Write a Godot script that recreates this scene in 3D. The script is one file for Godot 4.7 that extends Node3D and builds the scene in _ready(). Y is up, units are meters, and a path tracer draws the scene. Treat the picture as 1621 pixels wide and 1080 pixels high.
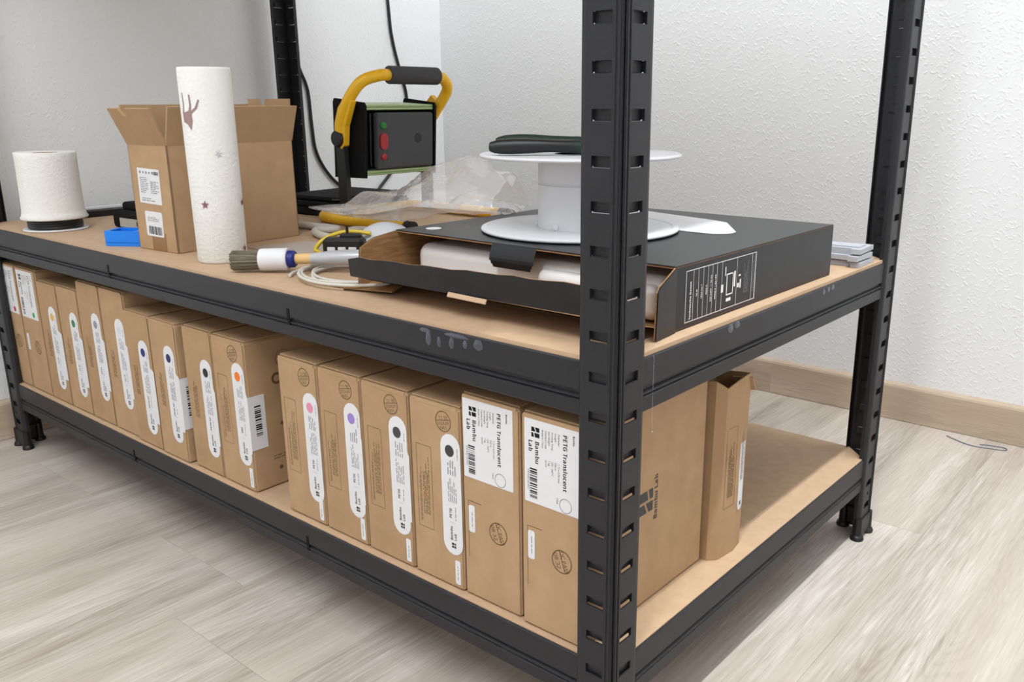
extends Node3D
# A steel storage rack with chipboard shelves in the corner of a white room, cartons below, odds and ends above.
const RL := 1.2027      # rack length
const RD := 0.5859      # rack depth
const YB := 0.1116      # top of the lowest beams
const YU := 0.3629      # top of the middle beams
const YT := 1.0000      # top of the upper beams, above the frame
const HB := 0.0436      # beam height
const LW := 0.0369      # width of an upright's flange
const SB := YB + 0.0006  # surface of the lowest board
const SU := YU + 0.003  # surface of the middle board
const WX := -1.2560     # left wall
const WZ := -1.0461     # rear wall
const RX := 2.10
const FZ := 2.90
const CEIL := 2.45

var M := {}
var taken := {}
var fonts := {}

class MB:
	var v := PackedVector3Array()
	var n := PackedVector3Array()
	var uv := PackedVector2Array()
	func tri(a: Vector3, b: Vector3, c: Vector3, na: Vector3, nb: Vector3, nc: Vector3, ua := Vector2.ZERO, ub := Vector2.ZERO, uc := Vector2.ZERO):
		v.append_array([a, c, b]); n.append_array([na, nc, nb]); uv.append_array([ua, uc, ub])
	func poly(pts: Array, uvs := []):      # convex, anticlockwise seen from outside
		var nn := Vector3.ZERO
		for i in pts.size():
			nn += (pts[i] as Vector3).cross(pts[(i + 1) % pts.size()])
		nn = nn.normalized()
		for i in range(1, pts.size() - 1):
			if uvs.size() == pts.size(): tri(pts[0], pts[i], pts[i + 1], nn, nn, nn, uvs[0], uvs[i], uvs[i + 1])
			else: tri(pts[0], pts[i], pts[i + 1], nn, nn, nn)
	func box(c: Vector3, s: Vector3, bv := 0.0, b := Basis.IDENTITY):
		var h := s * 0.5
		bv = min(bv, min(h.x, min(h.y, h.z)) * 0.95)
		if bv <= 0.0:
			for ax in 3:
				for sg in [-1.0, 1.0]:
					var e := Vector3.ZERO; e[ax] = sg
					var p := Vector3.ZERO; p[(ax + 1) % 3] = 1.0
					var q := Vector3.ZERO; q[(ax + 2) % 3] = sg
					poly([c + b * ((e - p - q) * h), c + b * ((e + p - q) * h), c + b * ((e + p + q) * h), c + b * ((e - p + q) * h)])
			return
		var i := h - Vector3.ONE * bv
		for ax in 3:
			var a1 := (ax + 1) % 3
			var a2 := (ax + 2) % 3
			for sg in [-1.0, 1.0]:
				var pts := []
				for k in [[-1, -1], [1, -1], [1, 1], [-1, 1]]:
					var p := Vector3.ZERO
					p[ax] = sg * h[ax]; p[a1] = k[0] * i[a1]; p[a2] = sg * k[1] * i[a2]
					pts.append(c + b * p)
				poly(pts)
				for sh in [-1.0, 1.0]:      # edge between faces ax and a1
					var p1 := Vector3.ZERO; p1[ax] = sg * h[ax]; p1[a1] = sh * i[a1]
					var p2 := Vector3.ZERO; p2[ax] = sg * i[ax]; p2[a1] = sh * h[a1]
					var up := Vector3.ZERO; up[a2] = i[a2]
					var f := [c + b * (p1 - up), c + b * (p2 - up), c + b * (p2 + up), c + b * (p1 + up)]
					if sg * sh < 0: f.reverse()
					poly(f)
		for sx in [-1.0, 1.0]:
			for sy in [-1.0, 1.0]:
				for sz in [-1.0, 1.0]:
					var s3 := Vector3(sx, sy, sz)
					var f := [c + b * (s3 * Vector3(h.x, i.y, i.z)), c + b * (s3 * Vector3(i.x, h.y, i.z)), c + b * (s3 * Vector3(i.x, i.y, h.z))]
					if sx * sy * sz < 0: f.reverse()
					poly(f)
	func rbox(c: Vector3, s: Vector3, r: float, m := 5):
		var i := s * 0.5 - Vector3.ONE * r
		var g := []
		for hs in [-1.0, 1.0]:
			for a in m + 1:
				var la: float = PI / 2 * (a / float(m) - (1.0 if hs < 0 else 0.0))
				var row := []
				for q in 4:
					for k in m + 1:
						var lo := PI / 2 * (q + k / float(m))
						var nn := Vector3(cos(la) * cos(lo), sin(la), cos(la) * sin(lo))
						var sx := 1.0 if q == 0 or q == 3 else -1.0
						var sz := 1.0 if q < 2 else -1.0
						row.append([c + nn * r + i * Vector3(sx, hs, sz), nn])
				g.append(row)
		var w: int = g[0].size()
		for y in g.size() - 1:
			for x in w:
				var a = g[y][x]
				var b = g[y + 1][x]
				var d = g[y + 1][(x + 1) % w]
				var e = g[y][(x + 1) % w]
				tri(a[0], b[0], d[0], a[1], b[1], d[1])
				tri(a[0], d[0], e[0], a[1], d[1], e[1])
		for y in [0, g.size() - 1]:
			var f := []
			for q in [0, 1, 2, 3]: f.append(g[y][q * (m + 1)][0])
			if y > 0: f.reverse()
			poly(f)
	func lathe(prof: Array, seg: int, xf := Transform3D.IDENTITY, hard := true):   # prof: Vector2(r, y) from bottom to top, outside to the right
		for i in prof.size() - 1:
			var a: Vector2 = prof[i]
			var b: Vector2 = prof[i + 1]
			var d := b - a
			var nr := Vector2(d.y, -d.x).normalized()
			var na := nr
			var nb := nr
			if not hard:
				if i > 0: na = (nr + Vector2(a.y - prof[i - 1].y, prof[i - 1].x - a.x).normalized()).normalized()
				if i < prof.size() - 2: nb = (nr + Vector2(prof[i + 2].y - b.y, b.x - prof[i + 2].x).normalized()).normalized()
			for k in seg:
				var t0 := TAU * k / seg
				var t1 := TAU * (k + 1) / seg
				var c0 := Vector3(cos(t0), 0, sin(t0))
				var c1 := Vector3(cos(t1), 0, sin(t1))
				var p := [a.x * c0 + Vector3(0, a.y, 0), b.x * c0 + Vector3(0, b.y, 0), b.x * c1 + Vector3(0, b.y, 0), a.x * c1 + Vector3(0, a.y, 0)]
				var q := [na.x * c0 + Vector3(0, na.y, 0), nb.x * c0 + Vector3(0, nb.y, 0), nb.x * c1 + Vector3(0, nb.y, 0), na.x * c1 + Vector3(0, na.y, 0)]
				for j in 4:
					p[j] = xf * p[j]; q[j] = xf.basis * q[j]
				if b.x > 1e-6: tri(p[0], p[1], p[2], q[0], q[1], q[2])
				if a.x > 1e-6: tri(p[0], p[2], p[3], q[0], q[2], q[3])
	func tube(pts: Array, r, seg := 8, caps := true):
		var np := pts.size()
		var ring := []
		var prev := Vector3.ZERO
		for i in np:
			var t: Vector3 = ((pts[min(i + 1, np - 1)] as Vector3) - pts[max(i - 1, 0)]).normalized()
			var u: Vector3 = prev
			if i == 0: u = t.cross(Vector3.UP if absf(t.y) < 0.9 else Vector3.RIGHT).normalized()
			u = (u - t * u.dot(t)).normalized()
			prev = u
			var w := t.cross(u)
			var rr: float = r[i] if r is Array else r
			var l := []
			for k in seg:
				var a := TAU * k / seg
				var d := u * cos(a) + w * sin(a)
				l.append([(pts[i] as Vector3) + d * rr, d])
			ring.append(l)
		for i in np - 1:
			for k in seg:
				var a = ring[i][k]
				var b = ring[i][(k + 1) % seg]
				var c = ring[i + 1][(k + 1) % seg]
				var d = ring[i + 1][k]
				tri(a[0], b[0], c[0], a[1], b[1], c[1])
				tri(a[0], c[0], d[0], a[1], c[1], d[1])
		if caps:
			var s := []
			var e := []
			for k in seg:
				s.append(ring[0][seg - 1 - k][0]); e.append(ring[np - 1][k][0])
			poly(s); poly(e)
	func prism(pl: PackedVector2Array, z0: float, z1: float, xf := Transform3D.IDENTITY):
		var p := pl
		if Geometry2D.is_polygon_clockwise(p):
			p = p.duplicate(); p.reverse()
		var ix := Geometry2D.triangulate_polygon(p)
		for i in range(0, ix.size(), 3):
			var a := p[ix[i]]
			var b := p[ix[i + 1]]
			var c := p[ix[i + 2]]
			if (b - a).cross(c - a) < 0:
				var t := b; b = c; c = t
			poly([xf * Vector3(a.x, a.y, z1), xf * Vector3(b.x, b.y, z1), xf * Vector3(c.x, c.y, z1)])
			if z1 - z0 > 1e-7: poly([xf * Vector3(a.x, a.y, z0), xf * Vector3(c.x, c.y, z0), xf * Vector3(b.x, b.y, z0)])
		if z1 - z0 > 1e-7:
			for i in p.size():
				var a := p[i]
				var b := p[(i + 1) % p.size()]
				poly([xf * Vector3(a.x, a.y, z0), xf * Vector3(b.x, b.y, z0), xf * Vector3(b.x, b.y, z1), xf * Vector3(a.x, a.y, z1)])
	func rect(x0: float, y0: float, x1: float, y1: float, z := 0.0):
		poly([Vector3(x0, y0, z), Vector3(x1, y0, z), Vector3(x1, y1, z), Vector3(x0, y1, z)])
	func mesh() -> ArrayMesh:
		var a := []
		a.resize(Mesh.ARRAY_MAX)
		a[Mesh.ARRAY_VERTEX] = v; a[Mesh.ARRAY_NORMAL] = n; a[Mesh.ARRAY_TEX_UV] = uv
		var m := ArrayMesh.new()
		m.add_surface_from_arrays(Mesh.PRIMITIVE_TRIANGLES, a)
		return m

func numbered(called: String) -> String:
	var k: int = taken.get(called, 0)
	taken[called] = k + 1
	return called if k == 0 else "%s_%03d" % [called, k]

func obj(called: String, mb, mat: Material, parent: Node = self, xf := Transform3D.IDENTITY) -> MeshInstance3D:
	var o := MeshInstance3D.new()
	o.name = numbered(called) if parent == self else called
	o.mesh = mb.mesh() if mb is MB else mb
	o.material_override = mat
	o.transform = xf
	parent.add_child(o, true)
	return o

func thing(called: String, label: String, category: String, at := Vector3.ZERO, turn := 0.0, group := "") -> Node3D:
	var o := Node3D.new()
	o.name = numbered(called)
	add_child(o)
	o.position = at
	o.rotation.y = turn
	tag(o, label, category, group)
	return o

func tag(o: Node, label: String, category: String, group := ""):
	o.set_meta("label", label)
	o.set_meta("category", category)
	if group: o.set_meta("group", group)

func structure(o: Node, label := ""):
	o.set_meta("kind", "structure")
	if label: o.set_meta("label", label)

func P2(a: Array) -> PackedVector2Array:
	var p := PackedVector2Array()
	for i in range(0, a.size(), 2): p.append(Vector2(a[i], a[i + 1]))
	return p

func curve(pts: Array, sub := 6) -> Array:      # Catmull-Rom
	var out := []
	for i in pts.size() - 1:
		var p0: Vector3 = pts[max(i - 1, 0)]
		var p1: Vector3 = pts[i]
		var p2: Vector3 = pts[i + 1]
		var p3: Vector3 = pts[min(i + 2, pts.size() - 1)]
		for k in sub:
			out.append(p1.cubic_interpolate(p2, p0, p3, float(k) / sub))
	out.append(pts[-1])
	return out

# ---------------------------------------------------------------- materials
func noise_tex(freq: float, seed_: int, size := 512, ramp = null, type := FastNoiseLite.TYPE_SIMPLEX_SMOOTH, octaves := 4, normal := 0.0) -> NoiseTexture2D:
	var f := FastNoiseLite.new()
	f.seed = seed_; f.frequency = freq; f.noise_type = type; f.fractal_octaves = octaves
	var t := NoiseTexture2D.new()
	t.width = size; t.height = size; t.seamless = true; t.noise = f
	if ramp: t.color_ramp = ramp
	if normal > 0:
		t.as_normal_map = true; t.bump_strength = normal
	return t

func ramp(a: Array) -> Gradient:
	var g := Gradient.new()
	g.offsets = PackedFloat32Array(a.map(func(x): return x[0]))
	g.colors = PackedColorArray(a.map(func(x): return x[1]))
	return g

func mat(c: Color, rough := 0.6, metal := 0.0, spec := 0.5) -> StandardMaterial3D:
	var m := StandardMaterial3D.new()
	m.albedo_color = c; m.roughness = rough; m.metallic = metal; m.metallic_specular = spec
	return m

func tri_mat(tex: Texture2D, scale: float, rough: float, world := false, spec := 0.5) -> StandardMaterial3D:
	var m := mat(Color.WHITE, rough, 0.0, spec)
	m.albedo_texture = tex
	m.uv1_triplanar = true; m.uv1_world_triplanar = world
	m.uv1_scale = Vector3.ONE * scale
	return m

func grain_image(w: int, h: int, seed_: int, dark: Color, light: Color, tint: Color, knots: Array, dashes := 6500) -> ImageTexture:
	var f1 := FastNoiseLite.new(); f1.seed = seed_; f1.frequency = 0.01; f1.fractal_octaves = 3
	var f2 := FastNoiseLite.new(); f2.seed = seed_ + 7; f2.frequency = 0.03; f2.fractal_octaves = 2
	var val := PackedFloat32Array()
	val.resize(w * h)
	var i := 0
	for y in h:
		for x in w:
			var fx := float(x)
			var fy := float(y)
			var k := 0.0
			for kn in knots:
				var dx: float = (fx - kn[0]) / kn[2]
				var dy: float = (fy - kn[1]) / (kn[2] * 2.4)
				k += exp(-(dx * dx + dy * dy) * 0.6) * kn[3]
			var warp := f1.get_noise_2d(fx * 0.5, fy * 0.09) * 34.0 + k
			var rings := pow(0.5 + 0.5 * sin((fx * 0.06 + warp * 0.62) * 1.6), 3.0)
			var broad := f1.get_noise_2d(fx * 0.8 + 900.0, fy * 0.14)
			val[i] = 0.56 - 0.13 * rings + 0.46 * broad + 0.18 * f2.get_noise_2d(fx * 3.0, fy * 0.22)
			i += 1
	var rng := RandomNumberGenerator.new()
	rng.seed = seed_ + 99
	for d in dashes:                    # pores and pale streaks along the grain
		var x := rng.randf() * w
		var y := rng.randi_range(0, h - 1)
		var ln := rng.randi_range(14, 75)
		var a := rng.randf_range(0.05, 0.24) * (1.0 if rng.randf() < 0.5 else -1.0)
		var sl := rng.randf_range(-0.07, 0.07)
		var wide := rng.randi_range(1, 3)
		for q in ln:
			var e := a * (1.0 - absf(2.0 * q / ln - 1.0))
			if y + q >= h: break
			for o in wide: val[posmod(int(x + sl * q) + o, w) + (y + q) * w] += e
	var data := PackedByteArray()
	data.resize(w * h * 3)
	i = 0
	for y in h:
		for x in w:
			var c := dark.lerp(light, clampf(val[y * w + x], 0.0, 1.0)).lerp(tint, clampf(0.25 + 0.9 * f1.get_noise_2d(x * 0.4, y * 0.12 + 4000.0), 0.0, 0.55))
			data[i] = int(c.r * 255); data[i + 1] = int(c.g * 255); data[i + 2] = int(c.b * 255)
			i += 3
	return ImageTexture.create_from_image(Image.create_from_data(w, h, false, Image.FORMAT_RGB8, data))

func chip_height() -> ImageTexture:     # the relief of woodchip wallpaper
	var n := 1024
	var hgt := PackedFloat32Array()
	hgt.resize(n * n)
	var rng := RandomNumberGenerator.new()
	rng.seed = 411
	for s in 5600:
		var x := rng.randf() * n
		var y := rng.randf() * n
		var a := rng.randf_range(-1.2, 1.2)
		if rng.randf() < 0.2: a += 1.4
		var len := rng.randf_range(0.0, 5.5)
		var r := rng.randf_range(2.0, 4.4)
		var amp := rng.randf_range(0.25, 1.0)
		var bend := rng.randf_range(-0.05, 0.05)
		var dx := cos(a)
		var dy := sin(a)
		var R := int(len + r) + 2
		for j in range(-R, R + 1):
			for i in range(-R, R + 1):
				var u := i * dx + j * dy
				var w := -i * dy + j * dx - bend * u * u
				var d := sqrt(w * w + pow(maxf(absf(u) - len, 0.0), 2)) / r
				if d < 1.0:
					var k := posmod(int(y) + j, n) * n + posmod(int(x) + i, n)
					var hh := amp * pow(1.0 - d * d, 1.5)
					if hh > hgt[k]: hgt[k] = hh
	var data := PackedByteArray()
	data.resize(n * n)
	var f := FastNoiseLite.new(); f.frequency = 0.08; f.seed = 5
	for k in n * n:
		data[k] = int(clampf(hgt[k] * 0.8 + 0.1 + 0.08 * f.get_noise_2d(k % n, k / n), 0, 1) * 255)
	return ImageTexture.create_from_image(Image.create_from_data(n, n, false, Image.FORMAT_L8, data))

func make_materials():
	var card := ramp([[0.0, Color(0.675, 0.555, 0.425)], [0.5, Color(0.700, 0.578, 0.445)], [1.0, Color(0.722, 0.600, 0.465)]])
	M.card = tri_mat(noise_tex(0.012, 3, 512, card, FastNoiseLite.TYPE_SIMPLEX_SMOOTH, 5), 4.0, 0.85, false, 0.25)
	var cardb := ramp([[0.0, Color(0.655, 0.535, 0.405)], [0.5, Color(0.682, 0.560, 0.428)], [1.0, Color(0.705, 0.583, 0.450)]])
	M.card_dark = tri_mat(noise_tex(0.012, 9, 512, cardb, FastNoiseLite.TYPE_SIMPLEX_SMOOTH, 5), 4.0, 0.85, false, 0.25)
	var liner := ramp([[0.0, Color(0.52, 0.385, 0.25)], [0.5, Color(0.62, 0.475, 0.325)], [1.0, Color(0.69, 0.54, 0.385)]])
	M.liner = tri_mat(noise_tex(0.02, 15, 512, liner, FastNoiseLite.TYPE_SIMPLEX_SMOOTH, 4), 6.0, 0.85, false, 0.2)
	M.liner.uv1_scale = Vector3(3, 26, 3)
	var mdf := ramp([[0.0, Color(0.722, 0.608, 0.490)], [0.45, Color(0.742, 0.628, 0.508)], [1.0, Color(0.762, 0.648, 0.528)]])
	M.mdf = tri_mat(noise_tex(0.03, 21, 512, mdf, FastNoiseLite.TYPE_SIMPLEX_SMOOTH, 5), 3.0, 0.6, false, 0.4)
	M.mdf_edge = mat(Color(0.52, 0.37, 0.23), 0.9, 0, 0.2)
	var steel := ramp([[0.0, Color(0.128, 0.130, 0.142)], [1.0, Color(0.155, 0.157, 0.170)]])
	M.steel = tri_mat(noise_tex(0.05, 31, 512, steel), 9.0, 0.42, false, 0.42)
	M.steel.normal_enabled = true
	M.steel.normal_texture = noise_tex(0.2, 33, 256, null, FastNoiseLite.TYPE_SIMPLEX_SMOOTH, 2, 2.0)
	M.steel.normal_scale = 0.05
	M.plastic_black = mat(Color(0.055, 0.055, 0.06), 0.45)
	M.pit = mat(Color(0.02, 0.02, 0.022), 0.6, 0, 0.3)
	M.black_soft = mat(Color(0.07, 0.07, 0.072), 0.85, 0, 0.3)
	M.foam = tri_mat(noise_tex(0.1, 35, 256, ramp([[0.0, Color(0.24, 0.24, 0.245)], [1.0, Color(0.36, 0.36, 0.37)]])), 30.0, 0.95, false, 0.2)
	M.charcoal = mat(Color(0.235, 0.24, 0.25), 0.6)
	var wall := mat(Color(0.905, 0.907, 0.907), 0.9, 0, 0.25)
	wall.uv1_triplanar = true; wall.uv1_world_triplanar = true
	wall.uv1_scale = Vector3.ONE * 1.8
	wall.heightmap_enabled = true
	wall.heightmap_texture = chip_height()
	wall.heightmap_scale = 0.055
	M.wall = wall
	M.ceiling = mat(Color(0.88, 0.88, 0.875), 0.9, 0, 0.2)
	var gl := Color(0.815, 0.782, 0.745)
	var gd := Color(0.590, 0.540, 0.492)
	var gt := Color(0.745, 0.698, 0.650)
	for k in 3:
		var kn = [[[120, 420, 26.0, 34.0], [265, 1180, 20.0, 26.0]], [[300, 300, 18.0, 24.0], [150, 960, 30.0, 38.0]], [[210, 760, 34.0, 40.0]]][k]
		var m := mat(Color.WHITE, 0.5, 0, 0.4)
		m.albedo_texture = grain_image(384, 1400, 50 + k * 9, gd, gl, gt, kn)
		M["plank%d" % k] = m
	M.skirt = mat(Color.WHITE, 0.6, 0, 0.35)
	M.skirt.albedo_texture = grain_image(160, 1200, 90, Color(0.66, 0.585, 0.505), Color(0.79, 0.72, 0.64), Color(0.73, 0.65, 0.565), [[70, 500, 16.0, 20.0]], 5000)
	M.skirt_cap = mat(Color(0.735, 0.625, 0.52), 0.6, 0, 0.35)
	M.grout = mat(Color(0.66, 0.61, 0.56), 0.9)
	M.white_label = mat(Color(0.87, 0.87, 0.875), 0.55, 0, 0.4)
	M.ink = mat(Color(0.10, 0.10, 0.105), 0.7, 0, 0.3)
	M.ink_grey = mat(Color(0.50, 0.50, 0.515), 0.7, 0, 0.3)
	M.ink_brown = mat(Color(0.43, 0.335, 0.245), 0.8, 0, 0.2)
	M.ink_white = mat(Color(0.92, 0.92, 0.92), 0.6, 0, 0.3)
	M.paper = mat(Color(0.90, 0.895, 0.875), 0.95, 0, 0.15)
	M.paper.uv1_triplanar = true
	M.paper.uv1_scale = Vector3.ONE * 14.0
	M.paper.heightmap_enabled = true
	M.paper.heightmap_texture = noise_tex(0.035, 61, 512, null, FastNoiseLite.TYPE_CELLULAR, 2)
	M.paper.heightmap_scale = 0.06
	M.white_plastic = mat(Color(0.86, 0.86, 0.87), 0.4)
	M.white_sheet = mat(Color(0.90, 0.90, 0.91), 0.6)
	M.panel_white = mat(Color(0.93, 0.92, 0.91), 0.35)
	M.black_card = tri_mat(noise_tex(0.02, 71, 512, ramp([[0.0, Color(0.085, 0.087, 0.095)], [1.0, Color(0.125, 0.127, 0.137)]])), 6.0, 0.36, false, 0.42)
	M.blue = mat(Color(0.05, 0.50, 0.92), 0.45)
	M.yellow = mat(Color(0.93, 0.72, 0.10), 0.4)
	M.wood = mat(Color(0.86, 0.71, 0.47), 0.5)
	M.green_frame = mat(Color(0.62, 0.70, 0.50), 0.35, 0.5)
	M.silver = mat(Color(0.72, 0.72, 0.73), 0.3, 0.2)
	M.grey_clip = mat(Color(0.68, 0.69, 0.71), 0.55)
	M.green_grip = mat(Color(0.03, 0.14, 0.10), 0.6)
	M.cable_white = mat(Color(0.80, 0.78, 0.74), 0.5)
	M.red = mat(Color(0.62, 0.10, 0.13), 0.45)
	M.green = mat(Color(0.07, 0.45, 0.13), 0.45)
	M.film = StandardMaterial3D.new()
	M.film.albedo_color = Color(0.96, 0.96, 0.96, 0.24)
	M.film.transparency = BaseMaterial3D.TRANSPARENCY_ALPHA
	M.film.roughness = 0.10
	M.film.normal_enabled = true
	M.film.normal_texture = noise_tex(0.012, 83, 512, null, FastNoiseLite.TYPE_SIMPLEX_SMOOTH, 3, 9.0)
	M.film.normal_scale = 0.8
	M.film.uv1_triplanar = true
	M.film.uv1_scale = Vector3(5, 14, 9)
	M.film.cull_mode = BaseMaterial3D.CULL_DISABLED
	M.glue = StandardMaterial3D.new()
	M.glue.albedo_color = Color(0.70, 0.74, 0.88, 0.07)
	M.glue.transparency = BaseMaterial3D.TRANSPARENCY_ALPHA
	M.glue.roughness = 0.04

# ---------------------------------------------------------------- print
func font(bold: bool) -> Font:
	if not fonts.has(bold):
		var f := SystemFont.new()
		f.font_names = PackedStringArray(["Droid Sans"])
		if bold: f.font_weight = 700
		fonts[bold] = f
	return fonts[bold]

func text(parent: Node, s: String, cap: float, xf: Transform3D, m: Material, bold := true, align := HORIZONTAL_ALIGNMENT_CENTER, called := "lettering"):
	var t := TextMesh.new()
	t.text = s; t.font = font(bold); t.font_size = 24
	t.pixel_size = cap / (24.0 * 0.714)
	t.depth = 0.0
	t.curve_step = 2.0
	t.horizontal_alignment = align
	return obj(called, t, m, parent, xf)

func at(x: float, y: float, z := 0.0, turn := 0.0) -> Transform3D:
	return Transform3D(Basis(Vector3.BACK, turn), Vector3(x, y, z))

func fine_print(w: float, h: float, rows: int, seed_: int, fill := 1.0) -> MB:   # rows of words too small to read
	var rng := RandomNumberGenerator.new()
	rng.seed = seed_
	var b := MB.new()
	var step := h / rows
	for r in rows:
		var y := h * 0.5 - step * (r + 0.5)
		var x := -w * 0.5
		var stop := w * (rng.randf_range(0.55, 1.0) * fill - 0.5)
		while x < stop:
			var l := rng.randf_range(0.9, 3.6) * step
			b.rect(x, y - step * 0.18, min(x + l, w * 0.5), y + step * 0.18)
			x += l + step * 0.55
	return b

func frame(w: float, h: float, t: float) -> MB:
	var b := MB.new()
	b.rect(-w / 2, -h / 2, w / 2, -h / 2 + t); b.rect(-w / 2, h / 2 - t, w / 2, h / 2)
	b.rect(-w / 2, -h / 2 + t, -w / 2 + t, h / 2 - t); b.rect(w / 2 - t, -h / 2 + t, w / 2, h / 2 - t)
	return b

func disc(r: float, seg := 28) -> MB:
	var b := MB.new()
	var p := []
	for k in seg: p.append(Vector3(r * cos(TAU * k / seg), r * sin(TAU * k / seg), 0))
	b.poly(p)
	return b

func ring(r: float, t: float, seg := 32) -> MB:
	var b := MB.new()
	for k in seg:
		var a := Vector3(cos(TAU * k / seg), sin(TAU * k / seg), 0)
		var c := Vector3(cos(TAU * (k + 1) / seg), sin(TAU * (k + 1) / seg), 0)
		b.poly([a * (r - t), a * r, c * r, c * (r - t)])
	return b

func emblem(s: float) -> MB:            # four blocks cut by slanting gaps
	var b := MB.new()
	b.poly([Vector3(-.5, -.5, 0) * s, Vector3(-.06, -.5, 0) * s, Vector3(-.06, .02, 0) * s, Vector3(-.5, -.17, 0) * s])
	b.poly([Vector3(-.5, -.05, 0) * s, Vector3(-.06, .14, 0) * s, Vector3(-.06, .5, 0) * s, Vector3(-.5, .5, 0) * s])
	b.poly([Vector3(.06, -.5, 0) * s, Vector3(.5, -.5, 0) * s, Vector3(.5, -.17, 0) * s, Vector3(.06, -.36 + .24, 0) * s + Vector3(0, -.14, 0) * s])
	b.poly([Vector3(.06, -.14, 0) * s, Vector3(.5, -.05, 0) * s, Vector3(.5, .5, 0) * s, Vector3(.06, .5, 0) * s])
	return b

func barcode(w: float, h: float, seed_: int) -> MB:
	var rng := RandomNumberGenerator.new()
	rng.seed = seed_
	var b := MB.new()
	var x := -w / 2
	while x < w / 2:
		var t := w / 60.0 * float(rng.randi_range(1, 3))
		b.rect(x, -h / 2, min(x + t, w / 2), h / 2)
		x += t + w / 60.0 * float(rng.randi_range(1, 3))
	return b

func slab(w: float, h: float, r: float, t := 0.0003) -> MB:     # a thin sticker with rounded corners, back at z = 0
	var p := PackedVector2Array()
	for c in [[1, 1, 0.0], [-1, 1, 0.25], [-1, -1, 0.5], [1, -1, 0.75]]:
		for k in 7:
			var a: float = TAU * (c[2] + 0.25 * k / 6.0)
			p.append(Vector2(c[0] * (w / 2 - r) + r * cos(a), c[1] * (h / 2 - r) + r * sin(a)))
	var b := MB.new()
	b.prism(p, 0.0, t)
	return b

# ---------------------------------------------------------------- the rack
func flange(b: MB, along: Vector3, out: Vector3, hgt: float):
	# one flange of an upright standing at the origin: strips between slots, a tab pressed inwards behind each slot, two ribs by the corner, a rolled lip
	var bs := Basis(along, Vector3.UP, out)
	var t := 0.0014
	var s0 := 0.0098
	var s1 := 0.0258
	var edge := LW - 0.0055
	var y := 0.012
	var half := 0.0040
	var last := 0.0
	var holes := []
	while y < hgt - 0.01:
		holes.append([y, s0, s1, half])
		y += 0.03082
	holes.insert(2, [0.0585, 0.0160, 0.0195, 0.0024])
	for hl in holes:
		var lo: float = hl[0] - hl[3]
		if lo > last: b.box(bs * Vector3(edge / 2, (last + lo) / 2, -t / 2), Vector3(edge, lo - last, t), 0, bs)
		b.box(bs * Vector3(hl[1] / 2, hl[0], -t / 2), Vector3(hl[1], hl[3] * 2, t), 0, bs)
		b.box(bs * Vector3((edge + hl[2]) / 2, hl[0], -t / 2), Vector3(edge - hl[2], hl[3] * 2, t), 0, bs)
		last = hl[0] + hl[3]
		if hl[3] > 0.003:
			b.box(bs * Vector3((s0 + s1) / 2, hl[0] + 0.0004, -0.0042), Vector3(s1 - s0 + 0.002, half * 2 + 0.0008, 0.0012), 0.0004, bs)
			for sx in [s0 - 0.0006, s1 + 0.0006]:
				b.box(bs * Vector3(sx, hl[0] + 0.0004, -0.0026), Vector3(0.0012, half * 2 - 0.001, 0.0026), 0, bs)
	b.box(bs * Vector3(edge / 2, (last + hgt) / 2, -t / 2), Vector3(edge, hgt - last, t), 0, bs)
	for s in [0.0036, 0.0072]:
		b.box(bs * Vector3(s, hgt / 2, 0.0002), Vector3(0.0017, hgt, 0.0015), 0.0005, bs)
	# rolled lip
	var prev := Vector2(edge, 0.0)
	var lp := [Vector2(edge, 0), Vector2(edge + 0.0027, -0.0005), Vector2(edge + 0.0045, -0.0019), Vector2(edge + 0.0055, -0.0042), Vector2(edge + 0.0055, -0.0085)]
	for i in range(1, lp.size()):
		var p: Vector2 = lp[i]
		var q: Vector2 = lp[i - 1]
		var d := (p - q).normalized()
		var nn := Vector2(d.y, -d.x)
		var c := (p + q) / 2 + nn * t / 2
		b.box(bs * Vector3(c.x, hgt / 2, c.y), Vector3((p - q).length() + 0.0003, hgt, t), 0, bs * Basis(Vector3.UP, -d.angle()))

func upright(parent: Node, corner: Vector3, ax: float, az: float):
	# flanges run along x towards ax and along z towards az
	var hgt := YT + 0.006
	var b := MB.new()
	flange(b, Vector3(ax, 0, 0), Vector3(0, 0, -az), hgt)
	flange(b, Vector3(0, 0, az), Vector3(-ax, 0, 0), hgt)
	var o := obj("upright", b, M.steel, parent, Transform3D(Basis.IDENTITY, corner + Vector3(0, 0.002, 0)))
	var f := MB.new()
	f.box(Vector3(ax * 0.017, 0.016, az * 0.0015), Vector3(0.039, 0.024, 0.0075), 0.001)
	f.box(Vector3(ax * 0.0015, 0.016, az * 0.017), Vector3(0.0075, 0.024, 0.039), 0.001)
	for p in [Vector3(ax * 0.002, 0, az * 0.002), Vector3(ax * (LW - 0.004), 0, az * 0.003), Vector3(ax * 0.003, 0, az * (LW - 0.004))]:
		f.lathe([Vector2(0, -0.002), Vector2(0.0085, -0.002), Vector2(0.0088, 0.0), Vector2(0.0078, 0.003), Vector2(0.006, 0.005), Vector2(0.0055, 0.028), Vector2(0, 0.0285)], 16, Transform3D(Basis.IDENTITY, p), true)
	var ft := obj("foot", f, M.plastic_black, o)
	ft.set_meta("label", "black plastic foot cap")

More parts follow.
